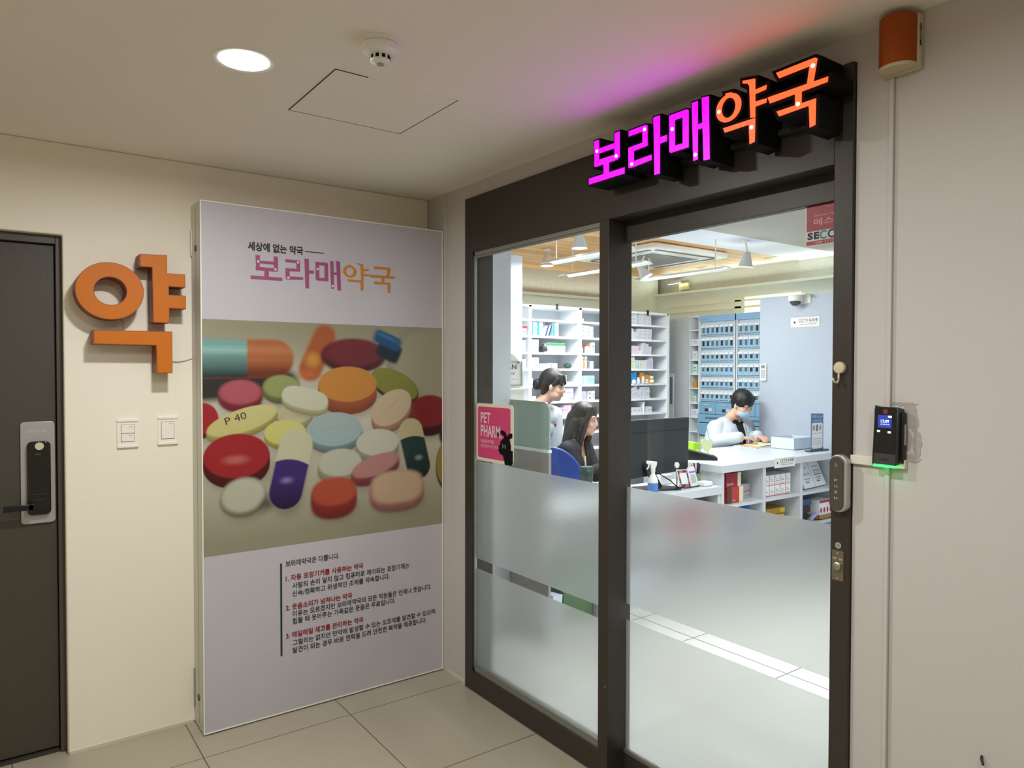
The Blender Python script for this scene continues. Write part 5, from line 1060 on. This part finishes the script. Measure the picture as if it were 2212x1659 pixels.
tag(B().box(3.745, 3.86, 3.42, 3.49, ZD, .765).build('white_box', M_WHITE, bevel=.003), 'small white box on desk behind monitor stand', 'box')
# ---------------- things on the tall counter
ZT2 = .8432
t = thing('card_terminal', 'black and grey card payment terminal on corner of counter', 'card terminal', (4.2, 3.36, ZT2))
W0 = Vector((4.085, 3.52, ZT2)); U = Vector((.62, -.78, 0)).normalized(); Vv = Vector((.78, .62, 0)).normalized()
fr = (W0, U, Vector((0, 0, 1)))
B().prism([(0, 0), (.24, 0), (.245, .012), (.22, .030), (.02, .075), (0, .070)], fr, -.085, 0).build('body', M_BLACK, t, bevel=.004)
nrm = fr[1].cross(fr[2]); tilt = (U * .20 + Vector((0, 0, -.045))).normalized(); o2 = W0 + U * .02 + Vector((0, 0, .0755))
sd = -nrm
b = B(); b.add([o2 + tilt * a + sd * c for a, c in ((.045, .008), (.185, .008), (.185, .077), (.045, .077))], [(0, 1, 2, 3), (3, 2, 1, 0)]); b.v = [tuple(Vector(v) + Vector((0, 0, .0015))) for v in b.v]
b.build('screen', mat('grey_screen', '9AA39A', .2), t)
t = thing('figure_box', 'bright lime green box-like dispenser with heart notice on counter', 'dispenser', (4.22, 3.6, ZT2)); fr = WALLA(3.60); LIME = mat('lime_plastic', 'B4E83A', .3, trans=.2)
B().prism([(4.30, ZT2), (4.385, ZT2), (4.385, .935), (4.30, .955)], fr, -.09, 0).build('body', LIME, t, bevel=.01)
b = B(); P = [(4.405, .905), (4.38 + .0, .95), (4.40, .967), (4.43, .965), (4.45, .955), (4.47, .966), (4.50, .962), (4.515, .94), (4.50, .895), (4.47, .875), (4.42, .875)]
b.prism(P, WALLA(3.595), -.004, 0).build('heart_notice', mat('pale_lime_card', 'DDE8B0', .5), t)
B().box(4.455, 4.465, 3.596, 3.60, ZT2, .88).build('notice_post', LIME, t)
B().lathe([(.010, 0), (.017, 0), (.017, .01), (.010, .01)], (4.335, 3.598, .878), 20, axis=(0, -1, 0)).build('dispenser_hole', mat('yellow_ring', 'E8F04A', .4), t)
b = B().box(5.15, 5.46, 3.66, 3.96 - .08, ZT2, ZT2 + .006, 0); tag(b.build('document_tray', mat('clear_tray', 'DDE3EA', .3)), 'thin tray of papers in front of masked person', 'tray')
for i, (x0, x1, c, nm) in enumerate(((5.16, 5.24, 'F0B088', 'orange'), (5.235, 5.32, 'F4EFA8', 'yellow'), (5.31, 5.36, 'F2C090', 'peach'), (5.355, 5.44, 'F0F0C0', 'pale yellow'))):
    tag(B().obox(((x0 + x1) / 2, 3.76, ZT2 + .010 + .003 * i), (x1 - x0, .16, .004), (.02, .03 * (-1) ** i, .1 * (i - 1.5))).build('paper_slip', mat('slip_' + nm.replace(' ', '_'), c, .6)), '%s paper slip in tray, %s from left' % (nm, ORD[i]), 'paper', 'paper slips in the tray')
t = thing('clear_acrylic_box', 'low translucent white box on counter against white wall', 'box', (5.45, 3.6, ZT2))
b = B().box(5.30, 5.595, 3.40, 3.62, ZT2, ZT2 + .004)
for a in ((5.30, 5.595, 3.40, 3.404), (5.30, 5.595, 3.616, 3.62), (5.30, 5.304, 3.40, 3.62), (5.591, 5.595, 3.40, 3.62)): b.box(*a, ZT2, ZT2 + .095)
b.build('walls', mat('frosted_acrylic', 'E4E9F0', .3, alpha=.75), t)
t = thing('counter_sign_stand', 'upright blue and white notice stand on black base on counter', 'sign', (5.45, 3.27, ZT2)); fr = WALLA(3.27)
B().box(5.275, 5.545, 3.245, 3.295, ZT2, ZT2 + .010).build('base', mat('grey_black_base', '3E444C', .4), t, bevel=.003)
B().prism([(5.325, ZT2 + .010), (5.500, ZT2 + .010), (5.500, 1.142), (5.325, 1.148)], fr, -.004, 0).build('board', mat('blue_notice', '5E7FAE', .45), t)
b = B().prism(rrect(5.335, 5.490, .862, 1.07, .02), fr, 0, .0008, 0).text('약 봉투', fr, 5.335, 1.112, .022, .065, .001, 0).text('유료 제공 안내', fr, 5.405, 1.112, .014, .085, .001, 0).text('환경부 지침', fr, 5.36, 1.082, .013, .10, .001, 0)
b.text('약 봉투는 무료로', fr, 5.345, .935, .012, .13, .0012, 1).text('제공되지 않습니다', fr, 5.345, .915, .012, .13, .0012, 2).text('협조 부탁드립니다', fr, 5.345, .895, .012, .13, .0012, 2).rect(5.34, 5.485, .985, .987, fr, .0012, 1)
b.rect(5.345, 5.38, 1.01, 1.05, fr, .0012, 3).flat([(5.398, 1.0), (5.420, 1.008), (5.420, 1.06), (5.398, 1.052)], fr, .0012, 2).flat(ell(5.455, 1.03, .018, .024, 12), fr, .0012, 3)
b.build('notice_print', [M_INKW, M_INKR, mat('slate_ink', '4E6A80', .5), mat('tan_ink', 'B4AE9E', .5)], t)

# ============================================================ PEOPLE
def blob(name, b, voxel, m, parent, it=6, cut=None, shade=True, fac=.5):
    """joins overlapping solids into one continuous smooth surface"""
    me = bpy.data.meshes.new('tmp'); me.from_pydata([tuple(v) for v in b.v], [], b.f); me.update()
    bm = bmesh.new(); bm.from_mesh(me); bmesh.ops.recalc_face_normals(bm, faces=bm.faces); bm.to_mesh(me); bm.free()
    o = bpy.data.objects.new('tmp', me); COL.objects.link(o)
    r = o.modifiers.new('r', 'REMESH'); r.mode = 'VOXEL'; r.voxel_size = voxel
    if it: q = o.modifiers.new('s', 'SMOOTH'); q.factor = fac; q.iterations = it
    dg = bpy.context.evaluated_depsgraph_get(); m2 = bpy.data.meshes.new_from_object(o.evaluated_get(dg)); bpy.data.objects.remove(o)
    V = [v.co.copy() for v in m2.vertices]; F = [tuple(p.vertices) for p in m2.polygons]; bpy.data.meshes.remove(m2)
    if cut: F = [f for f in F if not cut(sum((V[i] for i in f), Vector()) / len(f))]
    q = B(); q.v = V; q.f = F; q.m = [0] * len(F)
    if cut:
        used = sorted({i for f in F for i in f}); mp = {a: i for i, a in enumerate(used)}; q.v = [V[i] for i in used]; q.f = [tuple(mp[i] for i in f) for f in F]
    o = q.build(name, m, parent, smooth=True)
    if cut: sd_ = o.modifiers.new('thick', 'SOLIDIFY'); sd_.thickness = .004; sd_.offset = 1
    return o
SKIN = mat('skin', 'D8AA92', .5, var=.03); HAIR = mat('black_hair', '0E0C0B', .5, bump=.12, bscale=220); HAIR2 = mat('dark_brown_hair', '150D0B', .45, bump=.12, bscale=200)
LIPS = mat('lips', 'B8787A', .5); COAT = mat('white_lab_coat', 'C6CBD3', .7, bump=.35, bscale=11)
class Head:
    """x forward, y left, z up, origin between the eyes' level and the head's middle"""
    def __init__(s, c, yaw, pitch=0, roll=0):
        s.c = Vector(c); s.R = Euler((roll, 0, yaw)).to_matrix() @ Euler((0, pitch, 0)).to_matrix()
    def p(s, x, y, z): return s.c + s.R @ Vector((x, y, z))
    def e(s, b, x, y, z, r, m=0): return b.sph(s.p(x, y, z), r, m, rot=s.R)
def head_prims(b, H, neck):
    H.e(b, -.012, 0, .035, (.092, .072, .088)); H.e(b, .022, 0, -.030, (.066, .060, .082)); H.e(b, .050, 0, -.088, (.026, .026, .022))
    for s_ in (1, -1):
        H.e(b, .048, .030 * s_, -.028, (.036, .030, .034)); H.e(b, -.006, .073 * s_, -.012, (.017, .009, .028)); H.e(b, .02, .045 * s_, -.065, (.045, .02, .03))
        H.e(b, .062, .028 * s_, .030, (.022, .026, .012))
    b.cap(H.p(.078, 0, .014), H.p(.0935, 0, -.024), .0085, .0100); H.e(b, .083, 0, -.029, (.011, .0155, .008))
    H.e(b, .073, 0, -.058, (.014, .024, .013)); b.cap(H.p(-.015, 0, -.07), neck, .050, .056)
def face_parts(H, t, brow=True, mouth=True):
    for s_ in (1, -1):
        b = B(); H.e(b, .0765, .030 * s_, .002, (.0075, .0130, .0048)); e_ = b.build('eye', mat('eye_white', 'E8E2DC', .3), t, smooth=True)
        b = B(); H.e(b, .0808, .030 * s_, .002, (.0042, .0056, .0047)); b.build('iris', mat('dark_iris', '1A100C', .2), e_, smooth=True)
        b = B(); b.cap(H.p(.0825, .018 * s_, .0065), H.p(.0795, .043 * s_, .0065), .0021); b.build('eyelid', mat('dark_lash', '2A1C18', .6), t, smooth=True)
        if brow: b = B(); b.cap(H.p(.0835, .016 * s_, .0255), H.p(.0765, .044 * s_, .0285), .0028, .0020); b.build('eyebrow', HAIR, t, smooth=True)
    if mouth: b = B(); H.e(b, .0848, 0, -.0560, (.0045, .0175, .0034)); H.e(b, .0840, 0, -.0625, (.0050, .0150, .0040)); b.build('lips', LIPS, t, smooth=True)
def hand(b, wrist, d, n, side=1, curl=.35):
    """wrist point, d: direction of fingers, n: back-of-hand normal"""
    w0 = Vector(wrist); d = Vector(d).normalized(); n = (Vector(n) - d * Vector(n).dot(d)).normalized(); s_ = d.cross(n) * side
    for k in range(4):
        o_ = (k - 1.5) * .019; k0 = w0 + d * .082 + s_ * o_; b.cap(w0 + d * .012 + s_ * o_ * .6, k0, .0135, .0105)
        L = (.070, .080, .074, .058)[k]; a = k0; dd = d.copy()
        for j, f_ in enumerate((.45, .32, .23)):
            dd = (dd * math.cos(curl * (.5 + .3 * j)) - n * math.sin(curl * (.5 + .3 * j))).normalized(); e_ = a + dd * L * f_; b.cap(a, e_, .0088 - .0008 * j, .0083 - .0009 * j); a = e_
    t0 = w0 + d * .022 - s_ * .024; t1 = t0 + (d * .62 - s_ * .62 - n * .3).normalized() * .038; t2 = t1 + (d * .9 - s_ * .15 - n * .4).normalized() * .030
    b.cap(t0, t1, .0125, .0105); b.cap(t1, t2, .0100, .0085)
def limb(b, pts, rs):
    for i in range(len(pts) - 1): b.cap(Vector(pts[i]), Vector(pts[i + 1]), rs[i], rs[i + 1])
def person(lab, loc): return thing('person', lab, 'person', loc)

# ---- standing woman in white coat, leaning towards the desk
yaw = math.atan2(-.72, .69)
P0 = person('person in white coat with dark hair in a bun, standing and leaning forward', (3.40, 4.68, 0))
H = Head((3.540, 4.350, 1.368), yaw, .16)
NK = (3.445, 4.436, 1.20); CH = Vector((3.425, 4.50, 1.05)); PV = Vector((3.40, 4.66, .88))
F_ = Vector((-.15, -.989, 0)); L_ = Vector((-F_.y, F_.x, 0))
shR = Vector(NK) - L_ * .165 + Vector((0, .01, -.065)); shL = Vector(NK) + L_ * .155 + Vector((0, .01, -.065))
elR = shR + Vector((-.03, -.02, -.25)); wrR = elR + Vector((.0, -.05, -.21)); elL = shL + Vector((.0, -.02, -.25)); wrL = elL + Vector((-.02, -.05, -.21))
def torso(b, nk, ch, pv, L_, rs=(.10, .125, .13), wd=.07, ex=0):
    for s_ in (1, -1):
        b.cap(ch + L_ * wd * s_, pv + L_ * wd * .75 * s_, rs[1] + ex, rs[2] + ex); b.cap(Vector(nk) - Vector((0, 0, .075)) + L_ * .10 * s_, ch + L_ * wd * s_, .062 + ex, rs[1] + ex)
def legs(b, pv, L_, F_, kn=None, ex=0, seat=False):
    for s_ in (1, -1):
        hp = pv + L_ * .09 * s_ - Vector((0, 0, .04))
        if seat: k_ = hp + F_ * .34 + Vector((0, 0, .01)); a_ = Vector((k_.x, k_.y, .08)) + F_ * .0
        else: k_ = Vector((hp.x + F_.x * .03, hp.y + F_.y * .03, .48)); a_ = Vector((hp.x, hp.y, .09))
        limb(b, (hp, k_, a_), (.088 + ex, .058 + ex, .040 + ex)); b.cap(a_ - Vector((0, 0, .035)) - F_ * .03, a_ + F_ * .15 - Vector((0, 0, .055)), .038 + ex, .030 + ex)
b = B(); head_prims(b, H, NK); torso(b, NK, CH, PV, L_); limb(b, (shR, elR, wrR), (.052, .042, .028)); limb(b, (shL, elL, wrL), (.052, .042, .028))
b.cap(Vector(NK), shR, .05, .052); b.cap(Vector(NK), shL, .05, .052); legs(b, PV, L_, F_)
hand(b, wrR, F_ * .3 + Vector((0, 0, -1)), -L_, 1); hand(b, wrL, F_ * .3 + Vector((0, 0, -1)), L_, -1)
blob('body', b, .0055, SKIN, P0, 4); face_parts(H, P0)
b = B()
H.e(b, -.020, 0, .052, (.100, .083, .090)); H.e(b, -.055, 0, .010, (.062, .074, .075)); H.e(b, -.128, .0, -.005, (.036, .040, .046)); H.e(b, -.055, 0, -.055, (.034, .048, .05))
for s_ in (1, -1): b.cap(H.p(.045, .045 * s_, .085), H.p(.072, .062 * s_, .022), .022, .012); b.cap(H.p(.035, .055 * s_, .06), H.p(.010, .075 * s_, .012), .020, .012)
b.cap(H.p(.060, -.03, .085), H.p(.088, -.02, .034), .022, .010); b.cap(H.p(.060, .03, .085), H.p(.088, .02, .036), .022, .010)
blob('hair', b, .006, HAIR, P0, 3)
b = B(); torso(b, NK, CH, PV, L_, ex=.020); limb(b, (shR, elR, wrR), (.074, .060, .046)); limb(b, (shL, elL, wrL), (.074, .060, .046)); b.cap(Vector(NK) - Vector((0, 0, .012)) - F_ * .01, shR, .066, .074); b.cap(Vector(NK) - Vector((0, 0, .012)) - F_ * .01, shL, .066, .074)
for s_ in (1, -1): b.cap(PV + L_ * .08 * s_, Vector((PV.x, PV.y, .52)) + L_ * .09 * s_, .155, .165)
b.cap(Vector(NK) - F_ * .02 - L_ * .03, Vector(NK) - F_ * .02 + L_ * .03, .060)
nkv = Vector(NK)
blob('lab_coat', b, .0062, COAT, P0, 6, cut=lambda c: ((c - nkv).dot(F_) > .0 and abs((c - nkv).dot(L_)) < .05 + .12 * ((c - nkv).z + .05) and c.z > 1.05) or (c - nkv).z > .045)
b = B(); torso(b, NK, CH, PV, L_, ex=.006); b.cap(nkv - Vector((0, 0, .06)), nkv - Vector((0, 0, .10)), .06); blob('shirt', b, .010, mat('dark_shirt', '2A2A2E', .7), P0, 4)
b = B(); legs(b, PV, L_, F_, ex=.012); blob('trousers', b, .012, mat('dark_trousers', '2B2D33', .7), P0, 4)
ps = shL.lerp(elL, .30); outw = Vector((-.62, -.785, 0)); F_ = Vector((.785, -.62, 0))
b = B(); fr = (ps + outw * .072, F_, Vector((0, 0, 1))); b.prism([(-.020, -.012), (.022, .0), (.022, .018), (-.020, .006)], fr, -.012, .004, 0); b.prism([(.004, -.006), (.022, .0), (.022, .018), (.004, .012)], fr, -.01, .0045, 1)
b.build('arm_badge', [mat('grey_badge', '4A4E58', .5), mat('red_badge', 'A8283A', .5)], P0)

# ---- seated woman with long hair and black blazer
yaw = math.atan2(-.88, .47)
P1 = person('person with long dark hair in black blazer, seated at desk facing monitor', (3.42, 4.02, 0))
H = Head((3.530, 3.965, 1.128), yaw, .10); NK = Vector((3.480, 4.015, .985)); F_ = Vector((math.cos(yaw), math.sin(yaw), 0)); L_ = Vector((-F_.y, F_.x, 0))
CH = Vector((3.42, 4.03, .82)); PV = Vector((3.36, 4.11, .618))
shR = NK - L_ * .155 + Vector((0, 0, -.07)); shL = NK + L_ * .155 + Vector((0, 0, -.07))
elR = shR + F_ * .06 - L_ * .02 + Vector((0, 0, -.20)); wrR = Vector((3.60, 3.64, .86)); elL = shL + F_ * .10 + Vector((0, 0, -.20)); wrL = Vector((3.80, 3.75, .76))
b = B(); head_prims(b, H, NK); torso(b, NK, CH, PV, L_, rs=(.09, .112, .125), wd=.065); limb(b, (shR, elR, wrR), (.048, .040, .026)); limb(b, (shL, elL, wrL), (.048, .040, .026))
b.cap(NK, shR, .048, .048); b.cap(NK, shL, .048, .048); legs(b, PV, L_, F_, seat=True)
hand(b, wrR, (.75, -.35, .05), (0, 0, 1), 1, .5); hand(b, wrL, (.5, -.7, -.05), (0, 0, 1), -1, .5)
blob('body', b, .0055, SKIN, P1, 4); face_parts(H, P1)
b = B(); H.e(b, -.018, 0, .050, (.100, .084, .090)); H.e(b, -.050, 0, .0, (.070, .080, .095)); H.e(b, -.006, .074, -.012, (.030, .020, .040)); H.e(b, -.006, -.074, -.012, (.030, .020, .040))
for s_ in (1, -1):
    limb(b, (H.p(.045, .035 * s_, .090), H.p(.046, .068 * s_, .03), H.p(.022, .080 * s_, -.03), H.p(.010, .084 * s_, -.09), H.p(.0, .085 * s_, -.16), H.p(-.01, .08 * s_, -.26)), (.024, .018, .030, .030, .030, .018))
limb(b, (H.p(-.07, 0, .0), H.p(-.085, .02, -.10), H.p(-.10, .02, -.20), H.p(-.125, .0, -.30)), (.075, .078, .072, .045)); limb(b, (H.p(-.05, -.05, -.02), H.p(-.07, -.075, -.12), H.p(-.09, -.085, -.22), H.p(-.13, -.07, -.32)), (.045, .05, .048, .024))
blob('long_hair', b, .0065, HAIR2, P1, 3)
b = B(); torso(b, NK, CH, PV, L_, rs=(.09, .112, .125), wd=.065, ex=.018); wm = elR.lerp(wrR, .55); limb(b, (shR, elR, wm), (.070, .056, .044)); limb(b, (shL, elL, wrL), (.070, .056, .042)); b.cap(NK - Vector((0, 0, .045)), shR, .060, .068); b.cap(NK - Vector((0, 0, .045)), shL, .060, .068)
nkv = NK.copy(); F1, L1 = F_.copy(), L_.copy()
blob('blazer', b, .0065, mat('black_blazer', '1E1D20', .75, bump=.15, bscale=25), P1, 6, cut=lambda c: ((c - nkv).dot(F1) > .0 and abs((c - nkv).dot(L1)) < .045 + .14 * ((c - nkv).z + .04) and c.z > .76) or (c - nkv).z > .03)
b = B(); torso(b, NK, CH, PV, L_, rs=(.09, .112, .125), wd=.065, ex=.005); blob('blouse', b, .010, mat('tan_blouse', 'B08A6A', .7), P1, 4)
b = B(); legs(b, PV, L_, F_, seat=True, ex=.012); blob('trousers', b, .012, mat('dark_trousers', '2B2D33', .7), P1, 4)

# ---- masked man behind the tall counter
yaw = math.atan2(-.99, -.06)
P2 = person('person in white coat with blue face mask looking down behind counter', (5.36, 4.12, 0))
H = Head((5.405, 3.985, 1.185), yaw, .48); NK = Vector((5.385, 4.085, 1.065)); F_ = Vector((math.cos(yaw), math.sin(yaw), 0)); L_ = Vector((-F_.y, F_.x, 0))
CH = Vector((5.37, 4.09, .90)); PV = Vector((5.31, 4.14, .62))
shR = NK - L_ * .195 + Vector((0, 0, -.09)); shL = NK + L_ * .195 + Vector((0, 0, -.09))
elR = shR + F_ * .05 - L_ * .05 + Vector((0, 0, -.105)); wrR = Vector((5.22, 3.88, .918)); elL = shL + F_ * .04 + Vector((0, 0, -.105)); wrL = Vector((5.47, 3.87, .918))
b = B(); head_prims(b, H, NK); torso(b, NK, CH, PV, L_, rs=(.10, .13, .13), wd=.085); limb(b, (shR, elR, wrR), (.055, .045, .030)); limb(b, (shL, elL, wrL), (.055, .045, .030))
b.cap(NK, shR, .05, .055); b.cap(NK, shL, .05, .055); legs(b, PV, L_, F_, seat=True)
hand(b, wrR, (.55, -.7, -.08), (0, 0, 1), 1, .4); hand(b, wrL, (-.35, -.8, -.08), (0, 0, 1), -1, .4)
blob('body', b, .0055, SKIN, P2, 4); face_parts(H, P2, mouth=False)
b = B(); H.e(b, -.018, 0, .052, (.104, .088, .090)); H.e(b, -.045, 0, .012, (.070, .080, .070)); H.e(b, -.055, 0, -.045, (.032, .05, .03))
for k in range(7):
    a = (k - 3) / 3; b.cap(H.p(.045, .050 * a, .092), H.p(.074 - .02 * abs(a), .060 * a, .036 + .01 * (k % 2)), .020, .009)
for s_ in (1, -1): b.cap(H.p(.0, .074 * s_, .05), H.p(.004, .080 * s_, .008), .018, .010)
blob('hair', b, .006, HAIR, P2, 3)
b = B(); H.e(b, .052, 0, -.052, (.052, .062, .050)); H.e(b, .082, 0, -.040, (.024, .030, .030)); H.e(b, .050, 0, -.085, (.034, .036, .024))
mk = blob('face_mask', b, .005, mat('light_blue_mask', 'A9C8E6', .7), P2, 4)
b = B()
for s_ in (1, -1): b.tube([H.p(.045, .062 * s_, -.028), H.p(.0, .080 * s_, .0), H.p(-.016, .082 * s_, .006)], .0016); b.tube([H.p(.042, .060 * s_, -.075), H.p(.0, .078 * s_, -.035), H.p(-.016, .080 * s_, -.012)], .0016)
b.build('mask_strap', M_INKW, mk)
b = B(); torso(b, NK, CH, PV, L_, rs=(.10, .13, .13), wd=.085, ex=.022); limb(b, (shR, elR, wrR), (.076, .058, .044)); limb(b, (shL, elL, wrL), (.076, .058, .044)); b.cap(NK - Vector((0, 0, .06)), shR, .064, .078); b.cap(NK - Vector((0, 0, .06)), shL, .064, .078)
nk3 = NK.copy(); F3, L3 = F_.copy(), L_.copy()
blob('lab_coat', b, .0062, COAT, P2, 6, cut=lambda c: ((c - nk3).dot(F3) > .0 and abs((c - nk3).dot(L3)) < .020 + .22 * max(0, (c.z - .80)) and c.z > .80) or (c - nk3).z > .03)
b = B(); torso(b, NK, CH, PV, L_, rs=(.10, .13, .13), wd=.085, ex=.008); b.cap(NK - Vector((0, 0, .05)), NK - Vector((0, 0, .03)), .066, .062); blob('black_shirt', b, .010, mat('black_tshirt', '101013', .8), P2, 4)
for s_ in (1, -1):
    u0 = NK + F_ * .085 + L_ * .050 * s_ + Vector((0, 0, -.045)); u1 = NK + F_ * .155 + L_ * .035 * s_ + Vector((0, 0, -.22)); u2 = NK + F_ * .135 + L_ * .10 * s_ + Vector((0, 0, -.14)); u3 = NK + F_ * .07 + L_ * .095 * s_ + Vector((0, 0, -.04))
    b = B(); nn = F_ * .010; b.add([u0, u1, u2, u3, u0 + nn, u1 + nn, u2 + nn, u3 + nn], [(0, 1, 2, 3)[::-1], (4, 5, 6, 7), (0, 1, 5, 4), (1, 2, 6, 5), (2, 3, 7, 6), (3, 0, 4, 7)]); b.build('lapel', COAT, P2, bevel=.003)
b = B(); legs(b, PV, L_, F_, seat=True, ex=.012); blob('trousers', b, .012, mat('dark_trousers', '2B2D33', .7), P2, 4)
# ---- chairs
def swivel(name, lab, c, yaw, back, shell, grp=None, zt=.985, bo=.33):
    t = thing(name, lab, 'chair', (c[0], c[1], 0), grp); c = Vector((c[0], c[1], 0)); f = Vector((math.cos(yaw), math.sin(yaw), 0)); l = Vector((-f.y, f.x, 0)); U = Vector((0, 0, 1))
    b = B(); b.sph(c + U * .428, (.22, .22, .032), seg=28); b.build('seat', shell, t, smooth=True)
    if back:
        fr = (c - f * bo, -l, U); P = [(-.24, .50), (.24, .50)] + [(.24 * math.cos(R(a)), .70 + (zt - .70) * math.sin(R(a))) for a in range(0, 181, 12)]
        b = B().prism(P, fr, -.018, .018); b.build('backrest', shell, t, bevel=.012, bseg=3)
        B().tube([c - f * .10 + U * .43, c - f * (bo + .02) + U * .45, c - f * (bo + .022) + U * .60], .014).build('back_post', M_BLACK, t)
    B().cyl(c + U * .07, c + U * .42, .026).build('gas_column', M_BLACK, t)
    for k in range(5):
        a = 2 * math.pi * k / 5 + .3; e_ = c + Vector((math.cos(a), math.sin(a), 0)) * .20 + U * .065; g_ = B().cyl(c + U * .09, e_, .016, .011).build('leg', M_BLACK, t)
        B().sph(e_ - U * .04, (.024, .024, .024), seg=14, ring=8).build('caster', M_BLACK, g_, smooth=True)
swivel('swivel_chair', 'blue swivel chair with rounded backrest under person in black blazer', (3.22, 3.995), math.atan2(.78, .62), True, mat('royal_blue_shell', '223E8C', .4))
swivel('stool', 'dark round stool under masked person behind counter', (5.31, 4.16), .5, False, mat('dark_vinyl', '222326', .5))
